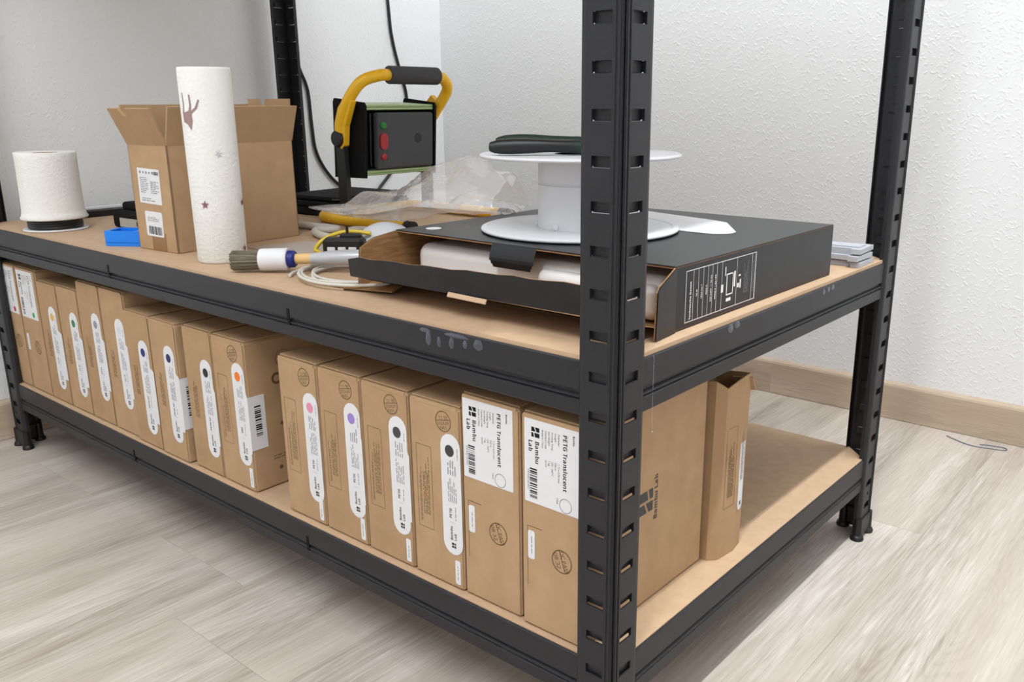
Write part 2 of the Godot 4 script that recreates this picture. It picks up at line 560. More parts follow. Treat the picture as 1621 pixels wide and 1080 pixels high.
func beam(parent: Node, a: Vector3, b: Vector3, out: Vector3, slots: Array):
	var along := (b - a).normalized()
	var bs := Basis(out, Vector3.UP, out.cross(Vector3.UP))
	var prof := P2([-0.011, -0.0015, -0.0010, -0.0004, 0, -0.0015, 0, -0.0232, -0.0030, -0.0243, -0.0030, -0.0268, -0.0004, -0.0284, -0.0004, -0.0296, -0.0020, -0.0306, 0, -0.0318, 0, -0.0425, -0.001, -0.0436, -0.012, -0.0436, -0.012, -0.0424, -0.0022, -0.0424, -0.0022, -0.0330, -0.0044, -0.0310, -0.0044, -0.0240, -0.0014, -0.0225, -0.0014, -0.0027, -0.011, -0.0027])
	var mb := MB.new()
	mb.prism(prof, 0, a.distance_to(b))
	var start := a if bs.z.dot(along) > 0 else b
	var o := obj("beam", mb, M.steel, parent, Transform3D(bs, start))
	for s in slots:
		var m := MB.new()
		var lz: float = absf(s - (start.x if absf(out.z) > 0.5 else start.z))
		m.box(Vector3(0.0001, -0.0205, lz), Vector3(0.0006, 0.0115, 0.0042), 0)
		m.box(Vector3(-0.0008, -0.0285, lz), Vector3(0.0024, 0.0070, 0.0046), 0.0008)
		var so := obj("slot", m, M.pit, o)
		so.set_meta("label", "small punched slot in the beam")

func board(parent: Node, y: float):
	var x0 := -RL + 0.005
	var x1 := -0.0048
	var z0 := -RD + 0.005
	var z1 := -0.0048
	var c := 0.029
	var p := PackedVector2Array([Vector2(x0 + c, -z1), Vector2(x1 - c, -z1), Vector2(x1, -z1 + c), Vector2(x1, -z0 - c), Vector2(x1 - c, -z0), Vector2(x0 + c, -z0), Vector2(x0, -z0 - c), Vector2(x0, -z1 + c)])
	var b := MB.new()
	b.prism(p, -0.0065, 0.0, Transform3D(Basis(Vector3.RIGHT, -PI / 2), Vector3(0, y, 0)))
	obj("shelf_board", b, M.mdf, parent)

func glue_drip(parent: Node, side: bool, s: float, w: float, y: float, h: float):
	var b := MB.new()
	b.lathe([Vector2(0, -1), Vector2(0.55, -0.85), Vector2(0.9, -0.5), Vector2(1, -0.1), Vector2(0.8, 0.5), Vector2(0.5, 1), Vector2(0, 1)], 12, Transform3D.IDENTITY, false)
	var bs := Basis.from_scale(Vector3(w / 2, h / 2, 0.0011))
	var xf := Transform3D(bs, Vector3(s, y, -0.0026)) if not side else Transform3D(Basis(Vector3.UP, PI / 2) * bs, Vector3(-0.0026, y, s))
	var o := obj("glue_drip", b, M.glue, parent, xf)
	o.set_meta("label", "clear hardened glue drip")

func build_rack():
	var r := thing("storage_rack", "dark grey steel storage rack with chipboard shelves", "rack")
	upright(r, Vector3(0, 0, 0), -1, -1)
	upright(r, Vector3(0, 0, -RD), -1, 1)
	upright(r, Vector3(-RL, 0, 0), 1, -1)
	upright(r, Vector3(-RL, 0, -RD), 1, 1)
	var e := 0.0027
	var g := 0.0065
	for y in [YB, YU, YT]:
		beam(r, Vector3(-RL + g, y, -e), Vector3(-g, y, -e), Vector3.BACK, [-0.403, -0.788])
		beam(r, Vector3(-RL + g, y, -RD + e), Vector3(-g, y, -RD + e), Vector3.FORWARD, [])
		beam(r, Vector3(-e, y, -RD + g), Vector3(-e, y, -g), Vector3.RIGHT, [])
		beam(r, Vector3(-RL + e, y, -RD + g), Vector3(-RL + e, y, -g), Vector3.LEFT, [])
		board(r, SB if y == YB else y + 0.003)
	for d in [[-0.199, 0.007, 0.352, 0.012], [-0.186, 0.005, 0.351, 0.009], [-0.171, 0.006, 0.3525, 0.010], [-0.155, 0.005, 0.354, 0.007], [-0.140, 0.011, 0.356, 0.009], [-0.203, 0.014, 0.3585, 0.004], [-0.165, 0.030, 0.3595, 0.0035]]:
		glue_drip(r, false, d[0], d[1], d[2], d[3])
	for d in [[-0.172, 0.009, 0.3585, 0.008], [-0.184, 0.010, 0.3595, 0.006], [-0.372, 0.006, 0.3575, 0.006], [-0.384, 0.006, 0.358, 0.006], [-0.395, 0.008, 0.3585, 0.006]]:
		glue_drip(r, true, d[0], d[1], d[2], d[3])

# ---------------------------------------------------------------- cartons
func carton_body(parent: Node, w: float, h: float, d: float, seed_: int, m: Material):
	# a folded carton: four panels with soft edges, and a lid flap resting in the top
	var rng := RandomNumberGenerator.new()
	rng.seed = seed_
	var b := MB.new()
	b.box(Vector3(0, h / 2 - 0.0008, 0), Vector3(w, h - 0.0016, d), 0.0022)
	obj("body", b, m, parent)
	var l := MB.new()
	var tilt := rng.randf_range(-0.006, 0.012)
	l.box(Vector3(0, h - 0.0004, -0.001), Vector3(w - 0.0035, 0.0016, d - 0.004), 0.0006, Basis(Vector3.RIGHT, tilt * 0.3))
	l.box(Vector3(0, h - 0.0030, d / 2 - 0.0003), Vector3(w - 0.006, 0.0042, 0.0010), 0.0004)
	obj("lid_flap", l, m, parent)
	var s := MB.new()
	s.box(Vector3(w / 2 - 0.0012, h / 2, d / 2 + 0.0001), Vector3(0.0012, h - 0.006, 0.0006), 0.0002)
	obj("glued_seam", s, m, parent)

func stamp(parent: Node, x: float, y: float, z: float, r: float, words: bool):
	var o := obj("stamp", ring(r, r * 0.09), M.ink_brown, parent, at(x, y, z))
	if words:
		text(o, "QC PASS", r * 0.36, at(r * 0.25, 0.0, 0, -1.25), M.ink_brown, false)
		text(o, "08 32", r * 0.40, at(-r * 0.45, -r * 0.05, 0, -1.25), M.ink_brown, false)
	else:
		text(o, "11 93", r * 0.36, at(r * 0.02, r * 0.36, 0, 0.2), M.ink_brown, false)
		text(o, "2024.09", r * 0.30, at(0, -r * 0.18, 0, 0.2), M.ink_brown, false)
		text(o, "PASS", r * 0.30, at(0, -r * 0.62, 0, 0.2), M.ink_brown, false)
	var c := MB.new()
	c.rect(-r * 0.9, -r * 0.03, r * 0.9, r * 0.03)
	obj("stamp_line", c, M.ink_brown, o, at(0, r * 0.12, 0, 0.2 if not words else -1.25))

func spine_label(parent: Node, w: float, d: float, cx: float, y0: float, y1: float, dot: Color, wrap: int, seed_: int, product: String):
	# long white sticker with round ends; part of it runs to the carton's edge, in some cases round it
	var lw := 0.0245
	var x1 := w / 2 - 0.0002
	var hh := y1 - y0
	var r := lw / 2
	var p := PackedVector2Array()
	for k in 9: p.append(Vector2(cx + r * cos(PI * k / 8.0), y1 - r + r * sin(PI * k / 8.0)))
	for k in 9: p.append(Vector2(cx - r * cos(PI * k / 8.0), y0 + r - r * sin(PI * k / 8.0)))
	if cx + r < x1:
		p.append(Vector2(cx + r, y0 + hh * 0.14)); p.append(Vector2(x1, y0 + hh * 0.14)); p.append(Vector2(x1, y1 - hh * 0.30)); p.append(Vector2(cx + r, y1 - hh * 0.27))
	var b := MB.new()
	var zf := d / 2 + 0.0001
	b.prism(p, 0, 0.0004)
	var l := obj("label", b, M.white_label, parent, at(0, 0, zf))
	l.set_meta("label", "white sticker with rounded ends")
	var z := 0.0005
	if wrap > 0:
		var wp := MB.new()
		wp.box(Vector3(w / 2 + 0.0002, y0 + hh * 0.43, -0.010 - zf + d / 2), Vector3(0.0004, hh * 0.52, 0.021), 0)
		obj("label_fold", wp, M.white_label, l)
		var tf := Transform3D(Basis(Vector3.UP, PI / 2) * Basis(Vector3.BACK, PI / 2), Vector3(w / 2 + 0.0005, y0 + hh * 0.45, -0.011))
		obj("barcode", barcode(hh * 0.30, 0.008, seed_), M.ink, l, tf)
	if dot.a > 0:
		var m := mat(dot, 0.6)
		obj("colour_dot", disc(0.0056), m, l, at(cx - 0.001, y1 - 0.016, z))
	var up := PI / 2
	obj("emblem", emblem(0.0052), M.ink, l, at(cx + 0.001, y0 + 0.0095, z, up))
	text(l, "Bambu", 0.0030, at(cx - 0.0016, y0 + 0.0215, z, up), M.ink)
	text(l, "Lab", 0.0030, at(cx + 0.0032, y0 + 0.0185, z, up), M.ink)
	var ln := MB.new()
	ln.rect(-0.0035, -0.0001, 0.0035, 0.0001)
	obj("rule", ln, M.ink_grey, l, at(cx, y0 + hh * 0.275, z))
	text(l, product, 0.0030, at(cx - 0.002, y0 + hh * 0.35, z, up), M.ink)
	obj("small_print", fine_print(hh * 0.12, 0.0016, 1, seed_ + 4), M.ink, l, at(cx + 0.0045, y0 + hh * 0.36, z, up))
	obj("small_print", fine_print(hh * 0.20, 0.012, 5, seed_ + 1, 0.95), M.ink_grey, l, at(cx + 0.001, y0 + hh * 0.545, z, up))
	obj("small_print", fine_print(hh * 0.12, 0.012, 4, seed_ + 2, 0.9), M.ink_grey, l, at(cx + 0.001, y0 + hh * 0.73, z, up))
	obj("small_print", fine_print(hh * 0.10, 0.0014, 1, seed_ + 3), M.ink, l, at(cx + 0.0088, y1 - 0.017, z, up))

func filament_carton(x0: float, x1: float, h: float, label: String, dot: Color, lx: float, ly0: float, ly1: float, o := {}):
	var w := x1 - x0
	var d := 0.19
	var zf: float = o.get("zf", -0.0115)
	var t := thing("filament_carton", label, "box", Vector3((x0 + x1) / 2, SB + 0.0002, zf - d / 2), o.get("turn", 0.0), "brown spool cartons on the bottom shelf")
	var sd: int = o.get("seed", 1)
	carton_body(t, w, h, d, sd, M.card if sd % 2 == 0 else M.card_dark)
	var z := d / 2 + 0.00015
	var lean: float = o.get("lean", 0.0)
	if lean != 0.0: t.rotation.z = lean
	if o.get("plain", false): return t
	if o.get("square", false):
		petg_label(t, o.lw, o.lh, o.lcx, h - o.ltop - o.lh / 2, z, sd, dot)
		stamp(t, o.lcx + 0.010, h * 0.375, z, 0.0105, true)
		obj("sticker", slab(0.0075, 0.026, 0.002), M.white_label, t, at(-w / 2 + 0.011, h * 0.40, z))
		obj("small_print", fine_print(0.016, 0.002, 1, sd), M.ink_grey, t, at(-w / 2 + 0.0115, h * 0.40, z + 0.0004, PI / 2))
		var cut := MB.new()
		cut.rect(0, 0, 0.0005, 0.056); cut.rect(0, 0.0555, 0.016, 0.056)
		obj("cut_line", cut, M.ink_brown, t, at(-w / 2 + 0.0065, h * 0.20, z))
		if o.get("side", false):
			var tf := Transform3D(Basis(Vector3.UP, PI / 2), Vector3(w / 2 + 0.0002, 0, 0))
			var em := obj("emblem", emblem(0.021), M.charcoal, t, tf * at(-0.0058, 0.0995, 0, PI / 2))
			em.set_meta("label", "dark emblem printed on the carton side")
			text(t, "Bambu Lab", 0.0058, tf * at(0.0095, 0.0995, 0, PI / 2), M.charcoal, true)
		return t
	spine_label(t, w, d, lx, ly0, ly1, dot, o.get("wrap", 0), sd * 31, o.get("product", "PETG"))
	if o.get("detail", true):
		stamp(t, lx - 0.008, h - 0.0165, z, 0.0098, false)
		var fw := 0.020
		var fh := 0.083
		var fx := -w / 2 + 0.018
		var fr := obj("printed_frame", frame(fh, fw, 0.0004), M.ink_brown, t, at(fx, h * 0.515, z, PI / 2))
		obj("small_print", fine_print(fh * 0.7, 0.009, 5, sd + 77), M.ink_brown, fr, at(fh * 0.02, -0.002, 0.0))
		obj("small_print", fine_print(fh * 0.86, 0.003, 2, sd + 78, 0.8), M.ink_brown, fr, at(0, 0.0055, 0.0))
		if o.get("sticker", true):
			obj("sticker", slab(0.0065, 0.024, 0.0015), M.white_label, t, at(w / 2 - 0.0068, 0.0175, z))
			obj("small_print", fine_print(0.016, 0.002, 1, sd + 5), M.ink_grey, t, at(w / 2 - 0.0068, 0.0175, z + 0.0004, PI / 2))
	else:
		obj("small_print", fine_print(0.045, 0.010, 4, sd + 77), M.ink_brown, t, at(-w / 2 + 0.018, h * 0.5, z, PI / 2))
	if o.get("side_print", false):
		var tf2 := Transform3D(Basis(Vector3.UP, PI / 2), Vector3(w / 2 + 0.0002, 0, 0))
		obj("printed_circle", ring(0.010, 0.0006), M.ink_brown, t, tf2 * at(-0.046, h - 0.028, 0))
		obj("printed_circle", ring(0.007, 0.0030), M.ink_brown, t, tf2 * at(-0.056, h - 0.050, 0))
		obj("printed_circle", disc(0.0022), M.ink_brown, t, tf2 * at(-0.054, h - 0.105, 0))
		obj("printed_circle", disc(0.0026), M.ink_brown, t, tf2 * at(-0.060, 0.022, 0))
		obj("small_print", fine_print(0.022, 0.006, 2, 91), M.ink_brown, t, tf2 * at(-0.058, 0.036, 0))
	return t

func petg_label(parent: Node, w: float, h: float, cx: float, cy: float, z: float, sd: int, dot := Color(0, 0, 0, 0)):
	var l := obj("label", slab(w, h, 0.0008), M.white_label, parent, at(cx, cy, z))
	l.set_meta("label", "large white product label printed sideways")
	# text runs downwards: p along the text from the top, q from the left edge
	var f := func(p: float, q: float) -> Transform3D: return at(w * (q - 0.5), h * (0.5 - p), 0.0004, -PI / 2)
	var left := HORIZONTAL_ALIGNMENT_LEFT
	text(l, "PETG Translucent", 0.0041, f.call(0.075, 0.735), M.ink, true, left)
	text(l, "Bambu", 0.0018, f.call(0.06, 0.885), M.ink, true, left)
	text(l, "Bambu", 0.0042, f.call(0.245, 0.235), M.ink, true, left)
	text(l, "Lab", 0.0042, f.call(0.245, 0.115), M.ink, true, left)
	obj("emblem", emblem(0.0085), M.ink, l, f.call(0.145, 0.205))
	var rows := ["Diameter", "Length", "Printing Temp", "Net Weight", "Filament Code", "Made in China"]
	var vals := ["1.75 ± 0.03 mm", "330 m", "230 - 260°C", "1 kg", "32101", ""]
	for k in 6:
		text(l, rows[k], 0.0013, f.call(0.09, 0.625 - 0.058 * k), M.ink, false, left)
		if vals[k]: text(l, vals[k], 0.0013, f.call(0.43, 0.625 - 0.058 * k), M.ink, false, left)
	obj("barcode", barcode(h * 0.36, w * 0.135, sd + 3), M.ink, l, f.call(0.76, 0.165))
	text(l, "6 975337 031857", 0.0013, f.call(0.6, 0.07), M.ink, false, left)
	if dot.a > 0: obj("colour_dot", disc(0.0042), mat(dot, 0.6), l, f.call(0.905, 0.745))
	else: obj("ring", ring(0.0062, 0.0004), M.ink, l, f.call(0.905, 0.745))
	text(l, "Clear", 0.0013, f.call(0.84, 0.60), M.ink, false, left)

func open_carton():
	# an empty carton standing behind the labelled ones, squeezed, its top left open
	var t := thing("open_carton", "empty brown carton with open crumpled top standing alone by the rack side", "box", Vector3(-0.0415, SB + 0.0003, -0.231), 0.0)
	var h := 0.181
	var outer := [Vector2(-0.024, 0.0285), Vector2(0.0105, 0.0285), Vector2(0.0185, 0.021), Vector2(0.0215, -0.006), Vector2(0.0185, -0.024), Vector2(-0.020, -0.026), Vector2(-0.026, 0.0)]
	var b := MB.new()
	var n := outer.size()
	for i in n:
		var a: Vector2 = outer[i]
		var c: Vector2 = outer[(i + 1) % n]
		var ta := a * 1.02 + Vector2(0.001, -0.002)
		var tc := c * 1.02 + Vector2(0.001, -0.002)
		var ha := h + 0.004 * sin(i * 2.3)
		var hc := h + 0.004 * sin(((i + 1) % n) * 2.3)
		var pa := Vector3(a.x, 0, a.y)
		var pc := Vector3(c.x, 0, c.y)
		var qa := Vector3(ta.x, ha, ta.y)
		var qc := Vector3(tc.x, hc, tc.y)
		b.poly([pc, pa, qa, qc] if false else [pa, pc, qc, qa])
		var k := 0.93
		var ia := Vector3(ta.x * k, ha, ta.y * k)
		var ic := Vector3(tc.x * k, hc, tc.y * k)
		b.poly([qa, qc, ic, ia])
		b.poly([ic, ia, Vector3(a.x * k, 0.002, a.y * k), Vector3(c.x * k, 0.002, c.y * k)])
	var fl := []
	for p in outer: fl.append(Vector3(p.x, 0.001, p.y))
	fl.reverse()
	b.poly(fl)
	obj("body", b, M.card_dark, t)
	var f := MB.new()
	f.box(Vector3(-0.010, h - 0.004, 0.024), Vector3(0.026, 0.0015, 0.014), 0, Basis(Vector3.RIGHT, 0.9))
	obj("torn_flap", f, M.card, t)
	f = MB.new()
	f.box(Vector3(0.014, h - 0.010, -0.024), Vector3(0.020, 0.0015, 0.016), 0, Basis(Vector3.RIGHT, -1.1) * Basis(Vector3.BACK, 0.2))
	obj("torn_flap", f, M.card, t)
	# label on the face that turns to the rack's side, print on the face beside it
	var a0 := Vector3(0.0215, 0, -0.006)
	var a1 := Vector3(0.0185, 0, -0.024)
	var dir := (a1 - a0).normalized()
	var nn := Vector3(-dir.z, 0, dir.x)
	if nn.x < 0: nn = -nn
	var xf := Transform3D(Basis(dir, Vector3.UP, nn), (a0 + a1) / 2 + Vector3(0, 0.104, 0) + nn * 0.0008)
	var l := obj("label", slab(0.0135, 0.125, 0.0067), M.white_label, t, xf)
	obj("colour_dot", disc(0.0042), mat(Color(0.30, 0.20, 0.17), 0.6), l, at(0, 0.047, 0.0005))
	obj("small_print", fine_print(0.06, 0.008, 4, 5), M.ink_grey, l, at(0, 0.0, 0.0005, PI / 2))
	obj("emblem", emblem(0.004), M.ink, l, at(0, -0.055, 0.0005, PI / 2))
	var b0 := Vector3(0.0185, 0, 0.021)
	var d2 := (a0 - b0).normalized()
	var n2 := Vector3(-d2.z, 0, d2.x)
	if n2.x < 0: n2 = -n2
	var xf2 := Transform3D(Basis(d2, Vector3.UP, n2), (a0 + b0) / 2 + Vector3(0.0003, 0.094, 0) + n2 * 0.0006)
	var fr := obj("printed_frame", frame(0.083, 0.017, 0.0004), M.ink_brown, t, xf2 * at(0, 0, 0, PI / 2))
	obj("small_print", fine_print(0.062, 0.010, 6, 15), M.ink_brown, fr, at(0, -0.001, 0))

func build_cartons():
	var g := "brown spool cartons on the bottom shelf"
	filament_carton(-0.1018, -0.0362, 0.1945, "brown carton with large white label, beside the corner upright, dark emblem on its side", Color(0, 0, 0, 0), 0, 0, 0, {square = true, lw = 0.0575, lh = 0.073, lcx = 0.0005, ltop = 0.0045, seed = 2, side = true, zf = -0.0098})
	filament_carton(-0.1735, -0.1060, 0.1945, "brown carton with large white label, second from the corner upright", Color(0, 0, 0, 0), 0, 0, 0, {square = true, lw = 0.0575, lh = 0.073, lcx = -0.0015, ltop = 0.004, seed = 4, zf = -0.0125})
	filament_carton(-0.2395, -0.1745, 0.1790, "brown spool carton with dark grey dot touching the large-label cartons", Color(0.22, 0.22, 0.23), 0.0218 - 0.001, 0.0345, 0.1525, {seed = 6})
	filament_carton(-0.3085, -0.2415, 0.1795, "brown spool carton with dark grey dot next to the purple-dot carton", Color(0.24, 0.24, 0.25), 0.0190, 0.0320, 0.1530, {seed = 3})
	filament_carton(-0.3765, -0.3100, 0.1795, "brown spool carton with purple dot on its white sticker", Color(0.60, 0.50, 0.78), 0.0200, 0.0285, 0.1510, {seed = 5})
	filament_carton(-0.4450, -0.3785, 0.1790, "brown spool carton with pink dot on its white sticker", Color(0.87, 0.55, 0.66), 0.0210, 0.0255, 0.1470, {seed = 8})
	filament_carton(-0.5750, -0.5090, 0.1800, "brown spool carton with orange dot and sticker folded round its edge", Color(0.93, 0.47, 0.10), 0.0185, 0.0310, 0.1540, {seed = 10, wrap = 1, side_print = true, product = "ABS"})
	filament_carton(-0.6400, -0.5770, 0.1800, "brown spool carton with black dot beside the orange-dot carton", Color(0.09, 0.10, 0.11), 0.0165, 0.0230, 0.1450, {seed = 7, detail = false, product = "PETG HF", sticker = false})
	filament_carton(-0.7130, -0.6500, 0.1785, "brown spool carton with navy dot and sticker folded round its edge", Color(0.10, 0.14, 0.36), 0.0130, 0.0235, 0.1495, {seed = 12, detail = false, wrap = 1, zf = -0.0075, product = "PETG HF"})
	filament_carton(-0.7800, -0.7150, 0.1790, "brown spool carton with blue dot beside the tall cartons", Color(0.08, 0.15, 0.45), 0.0125, 0.0180, 0.1445, {seed = 9, detail = false, zf = -0.0085, product = "PETG HF"})
	filament_carton(-0.8480, -0.7820, 0.1990, "tall brown spool carton whose white sticker has a white dot", Color(0.83, 0.83, 0.83), 0.0150, 0.0370, 0.1620, {seed = 14, detail = false})
	filament_carton(-0.9170, -0.8500, 0.1990, "tall brown spool carton with silver dot on its white sticker", Color(0.55, 0.56, 0.58), 0.0150, 0.0340, 0.1590, {seed = 11, detail = false})
	filament_carton(-0.9850, -0.9190, 0.1830, "brown spool carton with green dot on its white sticker", Color(0.16, 0.48, 0.24), 0.0130, 0.0245, 0.1495, {seed = 16, detail = false, wrap = 0})
	filament_carton(-1.0520, -0.9870, 0.1815, "brown spool carton with yellow dot on its white sticker", Color(0.90, 0.68, 0.28), 0.0100, 0.0215, 0.1480, {seed = 13, detail = false})
	filament_carton(-1.1250, -1.0545, 0.1945, "brown carton with green dot on its large white label beside the yellow-dot carton", Color(0.20, 0.62, 0.30), 0, 0, 0, {square = true, lw = 0.0575, lh = 0.073, lcx = -0.002, ltop = 0.004, seed = 18, zf = -0.0115})
	filament_carton(-1.1925, -1.1270, 0.1945, "brown carton with red dot on its large white label against the far upright", Color(0.78, 0.18, 0.20), 0, 0, 0, {square = true, lw = 0.0575, lh = 0.073, lcx = -0.002, ltop = 0.004, seed = 20, zf = -0.0115})
	open_carton()

# ---------------------------------------------------------------- room
func build_room():
	var f := Node3D.new()
	f.name = "floor"
	add_child(f)
	structure(f, "pale greyed oak laminate floor")
	var sub := MB.new()
	sub.box(Vector3((WX + RX) / 2, -0.03, (WZ + FZ) / 2), Vector3(RX - WX + 0.4, 0.04, FZ - WZ + 0.4))
	obj("underlay", sub, M.grout, f)
	var pw := 0.193
	var pl := 1.38
	var meshes := {}
	var rng := RandomNumberGenerator.new()
	rng.seed = 12
	var butts := {-4: 0.012, -3: 0.096, -6: 0.011, -5: 0.62, -2: 0.55, -1: -0.62, 0: 0.30, 1: -0.05}
	for c in range(-7, 12):
		var x0 := 0.06 + c * pw
		var start: float = butts.get(c, rng.randf_range(-0.6, 0.7))
		var z := start
		while z > WZ: z -= pl
		while z < FZ:
			var a := maxf(z, WZ)
			var e := minf(z + pl, FZ)
			var l := maxf(x0, WX)
			var r := minf(x0 + pw, RX)
			if r - l > 0.01 and e - a > 0.01:
				var b := MB.new()
				var fv := rng.randf() < 0.5
				var flip := 1.0 if rng.randf() < 0.5 else -1.0
				var g := 0.00012
				var cbx := 0.0006
				var X := [l + g, l + g + cbx, r - g - cbx, r - g]
				var Z := [a + g, a + g + cbx, e - g - cbx, e - g]
				var uvf := func(p: Vector3) -> Vector2: return Vector2(0.5 + flip * ((p.x - x0) / pw - 0.5) * 0.99, 0.005 + 0.99 * ((p.z - z) / pl if fv else 1.0 - (p.z - z) / pl))
				for i in 3:
					for j in 3:
						var pts := []
						for k in [[0, 1], [1, 1], [1, 0], [0, 0]]:
							var ii: int = i + k[0]
							var jj: int = j + k[1]
							var edge := ii == 0 or ii == 3 or jj == 0 or jj == 3
							pts.append(Vector3(X[ii], -0.00025 if edge else 0.0, Z[jj]))
						b.poly(pts, pts.map(uvf))
				for s in [[Vector3(X[0], 0, Z[0]), Vector3(X[0], 0, Z[3])], [Vector3(X[3], 0, Z[3]), Vector3(X[3], 0, Z[0])], [Vector3(X[0], 0, Z[3]), Vector3(X[3], 0, Z[3])], [Vector3(X[3], 0, Z[0]), Vector3(X[0], 0, Z[0])]]:
					b.poly([s[0] + Vector3(0, -0.010, 0), s[1] + Vector3(0, -0.010, 0), s[1] + Vector3(0, -0.00025, 0), s[0] + Vector3(0, -0.00025, 0)])
				obj("plank", b, M["plank%d" % rng.randi_range(0, 2)], f)
			z += pl
	var t := 0.15
	var w := MB.new()
	w.box(Vector3((WX + RX) / 2, CEIL / 2, WZ - t / 2), Vector3(RX - WX + 2 * t, CEIL + 0.1, t))
	structure(obj("wall_rear", w, M.wall), "white woodchip wall behind the rack")
	w = MB.new()
	w.box(Vector3(WX - t / 2, CEIL / 2, (WZ + FZ) / 2), Vector3(t, CEIL + 0.1, FZ - WZ))
	structure(obj("wall_left", w, M.wall), "white woodchip wall at the end of the rack")
	w = MB.new()
	w.box(Vector3(RX + t / 2, CEIL / 2, (WZ + FZ) / 2), Vector3(t, CEIL + 0.1, FZ - WZ))
	structure(obj("wall_right", w, M.wall), "white woodchip wall")
	w = MB.new()
	w.box(Vector3((WX + RX) / 2, CEIL / 2, FZ + t / 2), Vector3(RX - WX + 2 * t, CEIL + 0.1, t))
	structure(obj("wall_front", w, M.wall), "white woodchip wall")
	w = MB.new()
	w.box(Vector3((WX + RX) / 2, CEIL + t / 2, (WZ + FZ) / 2), Vector3(RX - WX + 2 * t, t, FZ - WZ + 2 * t))
	structure(obj("ceiling", w, M.ceiling), "white ceiling")
	var sk := [["baseboard_rear", Vector3(WX, 0, WZ), Vector3(RX, 0, WZ), Vector3.BACK], ["baseboard_left", Vector3(WX, 0, FZ), Vector3(WX, 0, WZ), Vector3.RIGHT], ["baseboard_right", Vector3(RX, 0, WZ), Vector3(RX, 0, FZ), Vector3.LEFT], ["baseboard_front", Vector3(RX, 0, FZ), Vector3(WX, 0, FZ), Vector3.FORWARD]]
	for s in sk:
		var b := MB.new()
		var a: Vector3 = s[1]
		var e: Vector3 = s[2]
		var o: Vector3 = s[3]
		var prof := [Vector2(0.014, 0.0008), Vector2(0.014, 0.060), Vector2(0.0125, 0.0635), Vector2(0.009, 0.0655), Vector2(0.0, 0.066)]
		var ln := a.distance_to(e)
		for i in prof.size() - 1:
			var p: Vector2 = prof[i]
			var q: Vector2 = prof[i + 1]
			b.poly([a + o * p.x + Vector3.UP * p.y, e + o * p.x + Vector3.UP * p.y, e + o * q.x + Vector3.UP * q.y, a + o * q.x + Vector3.UP * q.y], [Vector2(p.y / 0.07, 0), Vector2(p.y / 0.07, ln / 0.9), Vector2(q.y / 0.07, ln / 0.9), Vector2(q.y / 0.07, 0)])
		b.poly([a + Vector3.UP * 0.0008, e + Vector3.UP * 0.0008, e + o * 0.014 + Vector3.UP * 0.0008, a + o * 0.014 + Vector3.UP * 0.0008])
		structure(obj(s[0], b, M.skirt), "oak veneered skirting board")

